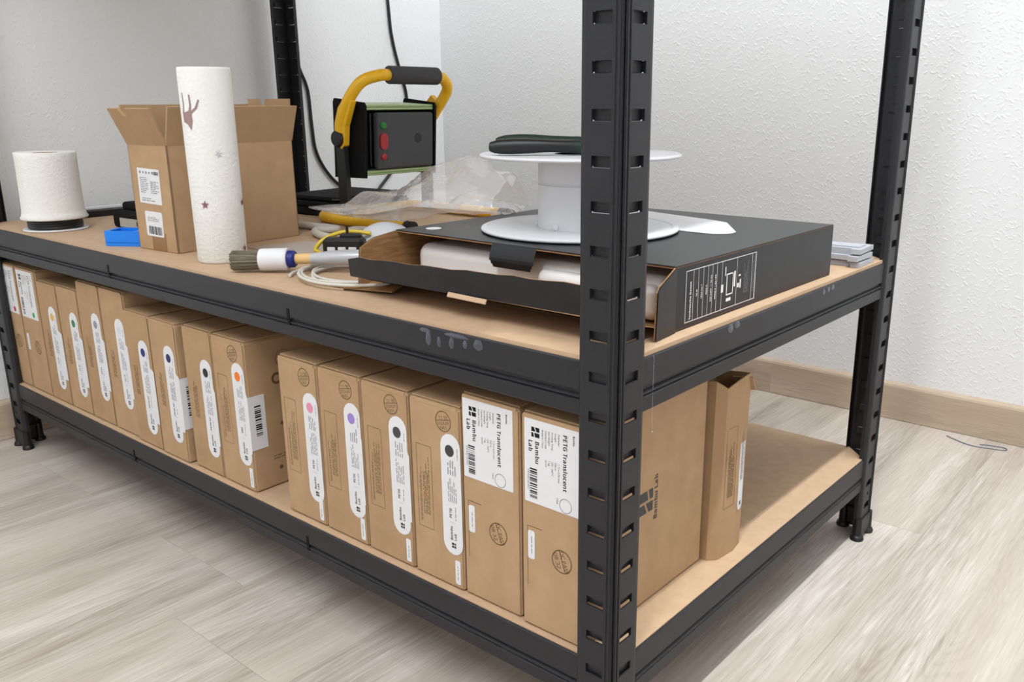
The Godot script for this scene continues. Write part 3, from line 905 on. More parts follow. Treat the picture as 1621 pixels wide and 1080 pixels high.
# ---------------------------------------------------------------- things on the middle shelf
func shipping_box():
	var w := 0.083
	var d := 0.188
	var h := 0.130
	var turn := deg_to_rad(5.0)
	var xd := Vector3(cos(turn), 0, -sin(turn))
	var zd := Vector3(sin(turn), 0, cos(turn))
	var c := Vector3(-0.7754, SU + 0.0002, -0.0408) + xd * w / 2 - zd * d / 2
	var t := thing("shipping_box", "open brown cardboard box with raised flaps behind the paper towel roll", "box", c, turn)
	var th := 0.003
	var b := MB.new()
	b.box(Vector3(0, h / 2, d / 2 - th / 2), Vector3(w, h, th), 0.001)
	b.box(Vector3(0, h / 2, -d / 2 + th / 2), Vector3(w, h, th), 0.001)
	b.box(Vector3(w / 2 - th / 2, h / 2, 0), Vector3(th, h, d), 0.001)
	b.box(Vector3(-w / 2 + th / 2, h / 2, 0), Vector3(th, h, d), 0.001)
	b.box(Vector3(0, th / 2, 0), Vector3(w - 0.001, th, d - 0.001))
	obj("body", b, M.card, t)
	# flaps: [hinge centre, axis along the hinge, outward, half-length, length, lean, notches]
	var flaps := [[Vector3(0, h, d / 2 - th / 2), Vector3.RIGHT, Vector3.BACK, w / 2, 0.047, 0.42, true], [Vector3(0, h, -d / 2 + th / 2), Vector3.RIGHT, Vector3.FORWARD, w / 2, 0.054, 0.02, true], [Vector3(w / 2 - th / 2, h, 0), Vector3.BACK, Vector3.RIGHT, d / 2, 0.047, 0.30, false], [Vector3(-w / 2 + th / 2, h, 0), Vector3.BACK, Vector3.LEFT, d / 2, 0.047, 0.12, false]]
	for f in flaps:
		var up := (Vector3.UP * cos(f[5]) + (f[2] as Vector3) * sin(f[5])).normalized()
		var ax: Vector3 = f[1]
		var bs := Basis(ax, up, ax.cross(up))
		var hw: float = f[3]
		var ln: float = f[4]
		var p := P2([-hw, 0, hw, 0, hw + 0.001, ln, -hw - 0.001, ln])
		if f[6]: p = P2([-hw, 0, hw, 0, hw, ln * 0.3, hw + 0.001, ln, -hw * 0.15, ln, -hw * 0.22, ln * 0.80, -hw * 0.36, ln * 0.82, -hw * 0.5, ln, -hw - 0.001, ln])
		var fb := MB.new()
		fb.prism(p, -th / 2, th / 2, Transform3D(bs, f[0]))
		obj("flap", fb, M.card_dark if f[6] else M.card, t)
	# stickers on the narrow front
	var l1 := obj("label", slab(0.046, 0.043, 0.0008), M.white_label, t, at(-0.003, 0.080, d / 2 + 0.0002, -0.03))
	l1.set_meta("label", "white shipping sticker with symbols")
	for k in 5: obj("symbol", disc(0.0014, 8) if k % 2 else emblem(0.003), M.ink_grey, l1, at(-0.017 + k * 0.0065, 0.0165, 0.0005))
	obj("barcode", barcode(0.010, 0.004, 9), M.ink, l1, at(0.016, 0.0165, 0.0005))
	obj("small_print", fine_print(0.017, 0.020, 9, 8), M.ink_grey, l1, at(-0.010, 0.001, 0.0005))
	obj("small_print", fine_print(0.017, 0.016, 7, 18), M.ink_grey, l1, at(0.011, -0.001, 0.0005))
	obj("small_print", fine_print(0.036, 0.005, 2, 28), M.ink_grey, l1, at(0, -0.0165, 0.0005))
	var l2 := obj("label", slab(0.036, 0.031, 0.0025), M.white_label, t, at(-0.002, 0.0335, d / 2 + 0.0002, -0.02))
	l2.set_meta("label", "white barcode sticker")
	obj("barcode", barcode(0.027, 0.010, 19), M.ink, l2, at(0.001, -0.008, 0.0005))
	obj("small_print", fine_print(0.026, 0.006, 3, 38), M.ink_grey, l2, at(0, 0.006, 0.0005))
	var tp := MB.new()
	tp.box(Vector3(0.004, 0.012, d / 2 + 0.0001), Vector3(0.030, 0.022, 0.0003))
	obj("tape", tp, mat(Color(0.55, 0.40, 0.24), 0.3), t)

func on_roll(pl: PackedVector2Array, r: float) -> MB:    # a flat print wrapped round a cylinder; x is arc length
	var b := MB.new()
	var ix := Geometry2D.triangulate_polygon(pl)
	for i in range(0, ix.size(), 3):
		var q := []
		for k in 3:
			var p := pl[ix[i + k]]
			q.append(Vector3(r * sin(p.x / r), p.y, r * cos(p.x / r)))
		if (pl[ix[i + 1]] - pl[ix[i]]).cross(pl[ix[i + 2]] - pl[ix[i]]) < 0: q.reverse()
		b.poly(q)
	return b

func star(r: float, cx: float, cy: float, n := 5, inner := 0.42) -> PackedVector2Array:
	var p := PackedVector2Array()
	for k in n * 2:
		var a := TAU * k / (n * 2) + 0.3
		var rr := r if k % 2 == 0 else r * inner
		p.append(Vector2(cx + rr * cos(a), cy + rr * sin(a)))
	return p

func paper_towel():
	var r := 0.0278
	var h := 0.218
	var t := thing("paper_towel_roll", "tall white embossed paper towel roll printed with deer and stars", "paper roll", Vector3(-0.6116, SU + 0.0002, -0.0595), deg_to_rad(53.0))
	var b := MB.new()
	b.lathe([Vector2(0.012, 0.001), Vector2(r - 0.001, 0.0), Vector2(r, 0.002), Vector2(r + 0.0004, h * 0.4), Vector2(r + 0.0008, h - 0.003), Vector2(r, h - 0.0008), Vector2(r - 0.004, h - 0.0015), Vector2(0.012, h - 0.003)], 56, Transform3D.IDENTITY, false)
	obj("paper", b, M.paper, t)
	var c := MB.new()
	c.lathe([Vector2(0.0122, 0.0), Vector2(0.0122, h - 0.002), Vector2(0.0112, h - 0.002), Vector2(0.0112, 0.0)], 24)
	obj("core", c, M.card, t)
	var e := MB.new()
	for k in 3: e.lathe([Vector2(0.016 + k * 0.005, h - 0.0018), Vector2(0.0163 + k * 0.005, h - 0.001), Vector2(0.0166 + k * 0.005, h - 0.0018)], 40)
	obj("winding", e, M.paper, t)
	var rr := r + 0.0011
	var mauve := mat(Color(0.62, 0.52, 0.52), 0.9, 0, 0.1)
	var rose := mat(Color(0.55, 0.38, 0.42), 0.9, 0, 0.1)
	var pale := mat(Color(0.78, 0.78, 0.78), 0.9, 0, 0.1)
	# stag's head with antlers, at the side of the roll
	obj("printed_deer", on_roll(P2([-0.0290, 0.1700, -0.0240, 0.1690, -0.0150, 0.1725, -0.0145, 0.1600, -0.0170, 0.1500, -0.0215, 0.1560, -0.0280, 0.1590]), rr), mauve, t)
	obj("printed_deer", on_roll(P2([-0.0185, 0.1700, -0.0165, 0.1770, -0.0170, 0.1880, -0.0150, 0.1880, -0.0142, 0.1770, -0.0150, 0.1705]), rr), mauve, t)
	obj("printed_deer", on_roll(P2([-0.0152, 0.1705, -0.0100, 0.1745, -0.0060, 0.1830, -0.0044, 0.1822, -0.0078, 0.1730, -0.0148, 0.1675]), rr), mauve, t)
	obj("printed_deer", on_roll(P2([-0.0285, 0.1690, -0.0268, 0.1780, -0.0275, 0.1900, -0.0260, 0.1900, -0.0250, 0.1780, -0.0262, 0.1690]), rr), mauve, t)
	obj("printed_star", on_roll(star(0.0052, 0.0105, 0.124, 6, 0.30), rr), pale, t)
	obj("printed_star", on_roll(star(0.0050, -0.0105, 0.068), rr), rose, t)
	obj("printed_star", on_roll(star(0.0052, 0.0395, 0.068), rr), rose, t)
	obj("printed_star", on_roll(star(0.0045, 0.034, 0.015), rr), rose, t)

func left_spool():
	var t := thing("filament_spool", "nearly empty spool with black filament lying under the toilet paper roll", "spool", Vector3(-1.046, SU + 0.0002, -0.0500))
	var b := MB.new()
	b.lathe([Vector2(0.014, 0), Vector2(0.0425, 0), Vector2(0.0435, 0.0010), Vector2(0.0425, 0.0022), Vector2(0.014, 0.0022)], 48, Transform3D.IDENTITY, true)
	obj("flange", b, M.white_plastic, t)
	var c := MB.new()
	c.lathe([Vector2(0.014, 0.0022), Vector2(0.0352, 0.0022), Vector2(0.0362, 0.004), Vector2(0.0362, 0.0145), Vector2(0.0352, 0.0160), Vector2(0.014, 0.0160)], 48, Transform3D.IDENTITY, true)
	for k in 4: c.lathe([Vector2(0.0361, 0.0040 + k * 0.003), Vector2(0.0368, 0.0050 + k * 0.003), Vector2(0.0361, 0.0061 + k * 0.003)], 40)
	obj("filament", c, M.plastic_black, t)
	var r := thing("toilet_paper_roll", "white toilet paper roll standing on the spool with black filament", "paper roll", Vector3(-1.046, SU + 0.0164, -0.0500))
	var p := MB.new()
	p.lathe([Vector2(0.016, 0.001), Vector2(0.0438, 0.0), Vector2(0.0446, 0.0020), Vector2(0.0424, 0.006), Vector2(0.0411, 0.013), Vector2(0.0404, 0.04), Vector2(0.0400, 0.084), Vector2(0.0404, 0.0935), Vector2(0.0396, 0.0950), Vector2(0.036, 0.0942), Vector2(0.016, 0.0930)], 56, Transform3D.IDENTITY, false)
	obj("paper", p, M.paper, r)
	var co := MB.new()
	co.lathe([Vector2(0.0162, 0.0), Vector2(0.0162, 0.0935), Vector2(0.015, 0.0935), Vector2(0.015, 0.0)], 28)
	obj("core", co, M.card, r)

func blue_holder():
	var t := thing("blue_tray", "small bright blue plastic tray with a round recess by the cardboard box", "tray", Vector3(-0.8143, SU + 0.0002, -0.0518), deg_to_rad(33))
	var b := MB.new()
	var n := 20
	var o := PackedVector2Array()
	var w := 0.030
	var h := 0.019
	for c in [[1, 1, 0.0], [-1, 1, 0.25], [-1, -1, 0.5], [1, -1, 0.75]]:
		for k in 5:
			var a: float = TAU * (c[2] + 0.25 * k / 4.0)
			o.append(Vector2(c[0] * (w - 0.006) + 0.006 * cos(a), c[1] * (h - 0.006) + 0.006 * sin(a)))
	var up := Transform3D(Basis(Vector3.RIGHT, -PI / 2), Vector3.ZERO)
	b.prism(o, 0.0, 0.005, up)
	for i in n:
		var a := o[i]
		var c := o[(i + 1) % n]
		var k := 0.80
		for q in [[a, c, 1.0, 1.0]]:
			b.poly([up * Vector3(a.x, a.y, 0.004), up * Vector3(c.x, c.y, 0.004), up * Vector3(c.x, c.y, 0.019), up * Vector3(a.x, a.y, 0.019)])
			b.poly([up * Vector3(a.x, a.y, 0.019), up * Vector3(c.x, c.y, 0.019), up * Vector3(c.x * k, c.y * k, 0.019), up * Vector3(a.x * k, a.y * k, 0.019)])
			b.poly([up * Vector3(c.x * k, c.y * k, 0.005), up * Vector3(a.x * k, a.y * k, 0.005), up * Vector3(a.x * k, a.y * k, 0.019), up * Vector3(c.x * k, c.y * k, 0.019)])
	obj("shell", b, M.blue, t)
	var l := MB.new()
	l.box(Vector3(0.010, 0.0155, 0), Vector3(0.026, 0.004, 0.030), 0.001, Basis(Vector3.BACK, 0.10))
	obj("lid", l, M.blue, t)

func black_case():
	var t := thing("tool_case", "black plastic case with rounded edges and pale sticker behind the blue tray", "case", Vector3(-0.900, SU + 0.0002, -0.195), deg_to_rad(4))
	var b := MB.new()
	b.rbox(Vector3(0, 0.0135, 0), Vector3(0.190, 0.026, 0.165), 0.007)
	obj("base", b, M.black_soft, t)
	var l := MB.new()
	l.rbox(Vector3(0, 0.0315, -0.006), Vector3(0.178, 0.013, 0.150), 0.005)
	obj("lid", l, M.black_soft, t)
	var s := obj("label", slab(0.075, 0.013, 0.001), mat(Color(0.66, 0.64, 0.60), 0.6), t, at(-0.035, 0.0105, 0.0827))
	obj("barcode", barcode(0.012, 0.006, 4), M.ink, s, at(0.012, 0, 0.0005))
	var r := thing("rail", "black flat rail with white edge strip along the far end of the shelf", "rail", Vector3(-1.150, SU + 0.0002, -0.20), deg_to_rad(0))
	var a := MB.new()
	a.box(Vector3(0, 0.005, 0), Vector3(0.022, 0.010, 0.22), 0.001)
	obj("bar", a, M.plastic_black, r)
	var e := MB.new()
	e.box(Vector3(-0.007, 0.0125, 0), Vector3(0.006, 0.005, 0.22), 0.001)
	obj("edge_strip", e, M.white_plastic, r)
	var spots := [[0.0, 0.014, 0.0], [0.0143, 0.010, 0.012], [0.0246, 0.008, -0.006]]
	for k in 3:
		var q = spots[k]
		var st := thing("black_panel", ["lowest of three flat black panels stacked beside the work light", "middle of three flat black panels stacked beside the work light", "topmost of three flat black panels stacked beside the work light"][k], "panel", Vector3(-0.885 + q[2], SU + 0.0002 + q[0], -0.455), deg_to_rad(6), "black panels stacked by the light")
		var m := MB.new()
		m.box(Vector3(0, q[1] / 2, 0), Vector3(0.125, q[1] - 0.001, 0.15), 0.002)
		obj("plate", m, M.black_soft, st)
		var g := MB.new()
		g.box(Vector3(0.058, q[1] / 2, 0), Vector3(0.012, 0.002, 0.152), 0.0005)
		obj("edge_groove", g, M.charcoal, st)

func work_light():
	var t := thing("work_light", "rechargeable work light with yellow tube handle and red and green buttons", "work light", Vector3(-0.760, SU + 0.0002, -0.4400))
	# lamp head: its back with the buttons faces +x, the side plates face +z and -z
	var yc := 0.126
	var tilt := Basis(Vector3.BACK, deg_to_rad(-3.0))
	var head := MB.new()
	var hx := Transform3D(tilt, Vector3(0, yc, 0))
	head.box(hx * Vector3(0.004, 0, 0), Vector3(0.056, 0.086, 0.130), 0.004, tilt)
	obj("housing", head, M.plastic_black, t)
	for s in [-1.0, 1.0]:
		var sp := MB.new()
		sp.prism(P2([-0.032, -0.060, 0.040, -0.055, 0.042, 0.050, 0.038, 0.055, -0.029, 0.058, -0.032, 0.053]), -0.0022, 0.0022, hx * Transform3D(Basis.IDENTITY, Vector3(0, 0, s * 0.0700)))
		obj("side_plate", sp, M.black_soft, t)
	for s in [-1.0, 1.0]:
		var fr := MB.new()
		fr.box(hx * Vector3(0.004, s * 0.0500, 0), Vector3(0.070, 0.0035, 0.136), 0.001, tilt)
		fr.box(hx * Vector3(0.0375, s * 0.0462, 0), Vector3(0.0025, 0.004, 0.136), 0.0006, tilt)
		obj("frame", fr, M.green_frame, t)
	for k in 9:
		var fn := MB.new()
		fn.box(hx * Vector3(0.032, 0.0, -0.058 + k * 0.0145), Vector3(0.012, 0.078, 0.0022), 0.0005, tilt)
		obj("cooling_fin", fn, M.plastic_black, t)
	var cv := MB.new()
	cv.box(hx * Vector3(0.0395, -0.001, -0.006), Vector3(0.012, 0.083, 0.114), 0.003, tilt)
	obj("battery_cover", cv, M.charcoal, t)
	var strip := MB.new()
	strip.box(hx * Vector3(0.0457, -0.001, 0.0410), Vector3(0.0012, 0.080, 0.021), 0.0004, tilt)
	obj("button_strip", strip, mat(Color(0.20, 0.205, 0.215), 0.5), t)
	for q in [[0.022, 0.0055, M.green, "green"], [-0.024, 0.0050, M.red, "red"]]:
		var bt := MB.new()
		bt.lathe([Vector2(0, 0.0), Vector2(q[1], 0.0), Vector2(q[1], 0.0018), Vector2(q[1] * 0.7, 0.0028), Vector2(0, 0.003)], 18, hx * Transform3D(Basis(Vector3.BACK, -PI / 2), Vector3(0.0462, q[0], 0.0410)), true)
		obj("button", bt, q[2], t).set_meta("label", "%s round button" % q[3])
	obj("button", slab(0.014, 0.024, 0.0065, 0.0030), M.red, t, hx * Transform3D(Basis(Vector3.UP, PI / 2), Vector3(0.0462, -0.001, 0.0410))).set_meta("label", "red oval button")
	var emb := MB.new()
	emb.lathe([Vector2(0, 0), Vector2(0.0075, 0), Vector2(0.0070, 0.0005), Vector2(0, 0.0005)], 20, hx * Transform3D(Basis(Vector3.BACK, -PI / 2), Vector3(0.0456, 0.002, -0.030)))
	obj("embossed_mark", emb, M.plastic_black, t)
	var gl := MB.new()
	gl.box(hx * Vector3(-0.029, 0, 0), Vector3(0.004, 0.092, 0.130), 0.001, tilt)
	obj("glass", gl, mat(Color(0.75, 0.76, 0.77), 0.1), t)
	# handle over the head
	var zl := 0.0845
	var hp := curve([Vector3(0.002, 0.127, zl), Vector3(0.006, 0.150, zl + 0.001), Vector3(0.022, 0.180, zl), Vector3(0.042, 0.207, zl - 0.010), Vector3(0.056, 0.217, zl - 0.032), Vector3(0.060, 0.2180, zl - 0.055), Vector3(0.060, 0.2180, -zl + 0.030), Vector3(0.058, 0.212, -zl + 0.006), Vector3(0.050, 0.196, -zl - 0.006), Vector3(0.028, 0.166, -zl - 0.002), Vector3(0.008, 0.142, -zl), Vector3(0.002, 0.127, -zl)], 5)
	var hd := MB.new()
	hd.tube(hp, 0.0085, 14)
	obj("handle", hd, M.yellow, t)
	var gp := MB.new()
	gp.tube([Vector3(0.060, 0.2180, 0.037), Vector3(0.060, 0.2180, 0.0355), Vector3(0.060, 0.2180, -0.0595), Vector3(0.060, 0.2180, -0.061)], [0.0118, 0.0130, 0.0130, 0.0118], 20)
	obj("grip", gp, M.foam, t).set_meta("label", "dark foam grip")
	for s in [-1.0, 1.0]:
		var kb := MB.new()
		kb.lathe([Vector2(0, 0), Vector2(0.012, 0), Vector2(0.013, 0.004), Vector2(0.013, 0.012), Vector2(0.011, 0.016), Vector2(0, 0.017)], 12, Transform3D(Basis(Vector3.RIGHT, s * PI / 2), Vector3(0.000, 0.127, s * 0.078)))
		obj("knob", kb, M.plastic_black, t)
		var lg := MB.new()
		lg.prism(P2([-0.009, 0.135, 0.009, 0.135, 0.011, 0.060, 0.010, 0.012, 0.007, 0.008, -0.007, 0.008, -0.010, 0.012, -0.009, 0.060]), s * 0.0845 - 0.004, s * 0.0845 + 0.004, Transform3D(Basis.IDENTITY, Vector3(0.002, 0, 0)))
		obj("leg", lg, M.plastic_black, t)
		var st := MB.new()
		st.prism(P2([-0.009, 0.122, 0.007, 0.112, 0.014, 0.118, 0.018, 0.145, 0.036, 0.180, 0.024, 0.190, 0.004, 0.172, -0.006, 0.150]), s * 0.0845 - 0.0045, s * 0.0845 + 0.0045)
		obj("handle_strap", st, M.yellow, t)
	# yellow tube foot on the board
	var fp := curve([Vector3(0.155, 0.0092, 0.100), Vector3(0.10, 0.0092, 0.102), Vector3(-0.02, 0.0092, 0.100), Vector3(-0.042, 0.0092, 0.088), Vector3(-0.048, 0.0092, 0.06), Vector3(-0.048, 0.0092, -0.06), Vector3(-0.042, 0.0092, -0.088), Vector3(-0.02, 0.0092, -0.098), Vector3(0.155, 0.0092, -0.100)], 5)
	var ff := MB.new()
	ff.tube(fp, 0.0088, 16)
	obj("foot_tube", ff, M.yellow, t)
	var cap := MB.new()
	for s in [-1.0, 1.0]: cap.tube([Vector3(0.154, 0.0092, s * 0.099), Vector3(0.170, 0.0092, s * 0.0995)], 0.0092, 16)
	obj("end_cap", cap, M.plastic_black, t)

func brush():
	var a := Vector3(-0.5370, SU + 0.0128, -0.0245)
	var dir := Vector3(0.80, 0.030, -0.60).normalized()
	var bs := Basis(dir.cross(Vector3.UP).cross(dir).normalized(), dir, Vector3.UP)
	bs = Basis(Vector3.UP.cross(dir).normalized(), dir, Vector3.UP.cross(dir).normalized().cross(dir))
	var t := thing("paint_brush", "round paint brush with grey bristles, white ferrule and silver handle", "brush", a)
	var xf := Transform3D(bs * Basis.from_scale(Vector3(0.78, 0.86, 0.78)), Vector3.ZERO)
	var rng := RandomNumberGenerator.new()
	rng.seed = 6
	var core := MB.new()
	core.lathe([Vector2(0, 0.003), Vector2(0.010, 0.0045), Vector2(0.0132, 0.012), Vector2(0.0128, 0.044)], 20, xf, false)
	obj("bristle_core", core, mat(Color(0.34, 0.31, 0.26), 0.9), t)
	var bt := MB.new()
	for k in 420:
		var ang := rng.randf() * TAU
		var rr := sqrt(rng.randf()) * 0.0128
		var tip := Vector3(cos(ang) * rr * 1.12, rng.randf_range(-0.001, 0.004) + rr * 0.25, sin(ang) * rr * 1.12)
		var root := Vector3(cos(ang) * rr, 0.044, sin(ang) * rr)
		bt.tube([xf * root, xf * ((root + tip) / 2 + Vector3(rng.randf_range(-1, 1), 0, rng.randf_range(-1, 1)) * 0.0005), xf * tip], [0.00055, 0.0006, 0.0004], 4, false)
	var bo := obj("bristles", bt, mat(Color(0.47, 0.44, 0.37), 0.85), t)
	bo.set_meta("kind", "stuff")
	bo.set_meta("label", "grey-brown bristles")
	var fe := MB.new()
	fe.lathe([Vector2(0.0128, 0.040), Vector2(0.0152, 0.040), Vector2(0.0156, 0.042), Vector2(0.0156, 0.073), Vector2(0.0148, 0.0755), Vector2(0.009, 0.076)], 32, xf, true)
	obj("ferrule", fe, M.white_plastic, t)
	var bl := MB.new()
	bl.lathe([Vector2(0.0118, 0.0755), Vector2(0.0122, 0.0765), Vector2(0.0120, 0.083), Vector2(0.010, 0.085), Vector2(0.005, 0.0855)], 28, xf, true)
	obj("collar", bl, mat(Color(0.02, 0.10, 0.45), 0.4), t)
	var hd := MB.new()
	hd.lathe([Vector2(0.0072, 0.084), Vector2(0.0075, 0.095), Vector2(0.0074, 0.106)], 20, xf, false)
	obj("handle_neck", hd, M.wood, t)
	var h2 := MB.new()
	h2.lathe([Vector2(0.0072, 0.104), Vector2(0.0085, 0.112), Vector2(0.0102, 0.130), Vector2(0.0112, 0.150), Vector2(0.0105, 0.185), Vector2(0.008, 0.205), Vector2(0, 0.210)], 24, xf, false)
	obj("handle", h2, M.silver, t)

func cables():
	var b := MB.new()
	var pts := []
	var n := 130
	for k in n + 1:
		var a := TAU * 4.1 * k / n + 2.4
		var q := float(k) / n
		var r := 0.066 + 0.009 * sin(a * 0.26 + 1.0) + 0.004 * sin(a * 0.61)
		var c := Vector3(-0.400 + 0.006 * sin(q * 9.0), SU + 0.0024 + 0.0042 * q + 0.0005 * sin(a * 3.0), -0.094 + 0.006 * cos(q * 7.0))
		pts.append(c + Vector3(r * cos(a), 0, r * sin(a) * 0.80))
	b.tube(pts, 0.0017, 8)
	tag(obj("coiled_cable", b, M.cable_white), "thin pale cable coiled on the shelf under the brush handle", "cable")
	var w := MB.new()
	w.tube(curve([Vector3(-0.800, SU + 0.0056, -0.275), Vector3(-0.735, SU + 0.0056, -0.282), Vector3(-0.690, SU + 0.0056, -0.286), Vector3(-0.700, SU + 0.0056, -0.258), Vector3(-0.672, SU + 0.0056, -0.238), Vector3(-0.628, SU + 0.0056, -0.228), Vector3(-0.575, SU + 0.0056, -0.238), Vector3(-0.560, SU + 0.0056, -0.275), Vector3(-0.600, SU + 0.0056, -0.305), Vector3(-0.660, SU + 0.0056, -0.298), Vector3(-0.645, SU + 0.0056, -0.268), Vector3(-0.600, SU + 0.0056, -0.256)], 6), 0.0052, 10)
	tag(obj("thick_cable", w, M.cable_white), "thick cream cable looped in front of the yellow foot tube", "cable")
	var p := thing("cable_connector", "small black connector block with yellow lead beside the black box", "connector", Vector3(-0.532, SU + 0.0002, -0.176), deg_to_rad(38))
	var m := MB.new()
	m.box(Vector3(0, 0.011, 0), Vector3(0.050, 0.020, 0.022), 0.004)
	m.box(Vector3(0.008, 0.022, -0.002), Vector3(0.026, 0.007, 0.012), 0.002)
	m.tube([Vector3(0.004, 0.022, 0), Vector3(0.004, 0.034, 0)], 0.0018, 8)
	obj("block", m, M.plastic_black, p)
	for k in 3:
		var c := MB.new()
		c.box(Vector3(-0.014 + k * 0.013, 0.0065, 0.0112), Vector3(0.0095, 0.008, 0.002), 0.0006)
		obj("terminal", c, M.white_plastic, p)
	var y := MB.new()
	y.tube(curve([Vector3(0.03, 0.024, -0.012), Vector3(0.0, 0.026, -0.013), Vector3(-0.026, 0.018, -0.010), Vector3(-0.036, 0.006, 0.002), Vector3(-0.022, 0.0035, 0.022), Vector3(-0.045, 0.0035, 0.035)], 6), 0.0026, 8)
	obj("lead", y, mat(Color(0.85, 0.74, 0.22), 0.4), p)
	# black cables on the left wall
	var g := MB.new()
	var wx := WX + 0.0055
	g.tube(curve([Vector3(wx, 0.80, -0.612), Vector3(wx, 0.66, -0.626), Vector3(wx, 0.611, -0.641), Vector3(wx, 0.569, -0.657), Vector3(wx, 0.50, -0.661), Vector3(wx, 0.442, -0.668), Vector3(wx, 0.39, -0.700), Vector3(wx, 0.34, -0.760)], 6), 0.0034, 8)
	tag(obj("wall_cable", g, M.plastic_black), "black cable bulging out from behind the rear upright along the wall", "cable")
	var h := MB.new()
	h.tube(curve([Vector3(wx, 1.10, -0.865), Vector3(wx, 0.757, -0.885), Vector3(wx, 0.679, -0.893), Vector3(wx, 0.61, -0.912), Vector3(wx, 0.559, -0.927), Vector3(wx, 0.48, -0.925), Vector3(wx, 0.40, -0.880), Vector3(wx, 0.34, -0.82), Vector3(wx, 0.25, -0.78)], 6), 0.0034, 8)
	tag(obj("wall_cable", h, M.plastic_black), "black cable hanging on the wall above the work light handle", "cable")
	var s := MB.new()
	s.tube(curve([Vector3(-0.020, 0.0012, -1.006), Vector3(0.010, 0.0012, -0.990), Vector3(0.030, 0.0012, -0.986), Vector3(0.055, 0.0012, -0.992), Vector3(0.074, 0.0012, -0.998), Vector3(0.070, 0.0012, -1.008), Vector3(0.050, 0.0012, -1.006), Vector3(0.034, 0.0012, -1.000)], 6), 0.0008, 6)
	tag(obj("loose_wire", s, mat(Color(0.45, 0.50, 0.55), 0.4, 0.3)), "thin grey wire lying on the floor by the skirting board", "wire")
	var q := MB.new()
	q.tube(curve([Vector3(0.0012, 0.3640, -0.0440), Vector3(0.0020, 0.3600, -0.0440), Vector3(0.0014, 0.33, -0.0446), Vector3(0.0016, 0.304, -0.0452)], 5), 0.00035, 5)
	q.lathe([Vector2(0, -0.001), Vector2(0.0008, 0), Vector2(0, 0.001)], 8, Transform3D(Basis.IDENTITY, Vector3(0.0016, 0.303, -0.0452)))
	tag(obj("plastic_strand", q, M.glue), "fine clear plastic strand hanging from the middle beam", "strand")
	var cpb := MB.new()
	cpb.tube(curve([Vector3(-0.362, SU + 0.0011, -0.041), Vector3(-0.358, SU + 0.0011, -0.045), Vector3(-0.354, SU + 0.0011, -0.046), Vector3(-0.350, SU + 0.0011, -0.051)], 4), 0.0010, 6)
	tag(obj("plastic_scrap", cpb, mat(Color(0.33, 0.33, 0.34), 0.6)), "tiny curled grey scrap lying before the cable coil", "scrap")
	var sh := MB.new()
	sh.prism(P2([-0.672, 0.130, -0.585, 0.118, -0.545, 0.168, -0.590, 0.222, -0.655, 0.205]), 0.0, 0.0006, Transform3D(Basis(Vector3.RIGHT, -PI / 2), Vector3(0, SU + 0.0003, 0)))
	tag(obj("paper_sheet", sh, mat(Color(0.70, 0.66, 0.62), 0.5)), "greyish paper sheet lying flat beside the cardboard box", "paper")

func round_lamp():
	var t := thing("round_lamp", "white domed puck light leaning behind the black box flap", "lamp shade", Vector3(-0.525, SU + 0.0002, -0.235))
	var b := MB.new()
	b.lathe([Vector2(0, 0), Vector2(0.033, 0), Vector2(0.035, 0.003), Vector2(0.035, 0.010), Vector2(0.034, 0.011)], 40, Transform3D.IDENTITY, true)
	obj("base_ring", b, M.white_plastic, t)
	var d := MB.new()
	var pr := []
	for k in 10: pr.append(Vector2(0.034 * cos(PI / 2 * k / 9.0), 0.011 + 0.023 * sin(PI / 2 * k / 9.0)))
	d.lathe(pr, 40, Transform3D.IDENTITY, false)
	obj("dome", d, mat(Color(0.82, 0.83, 0.85), 0.3), t)

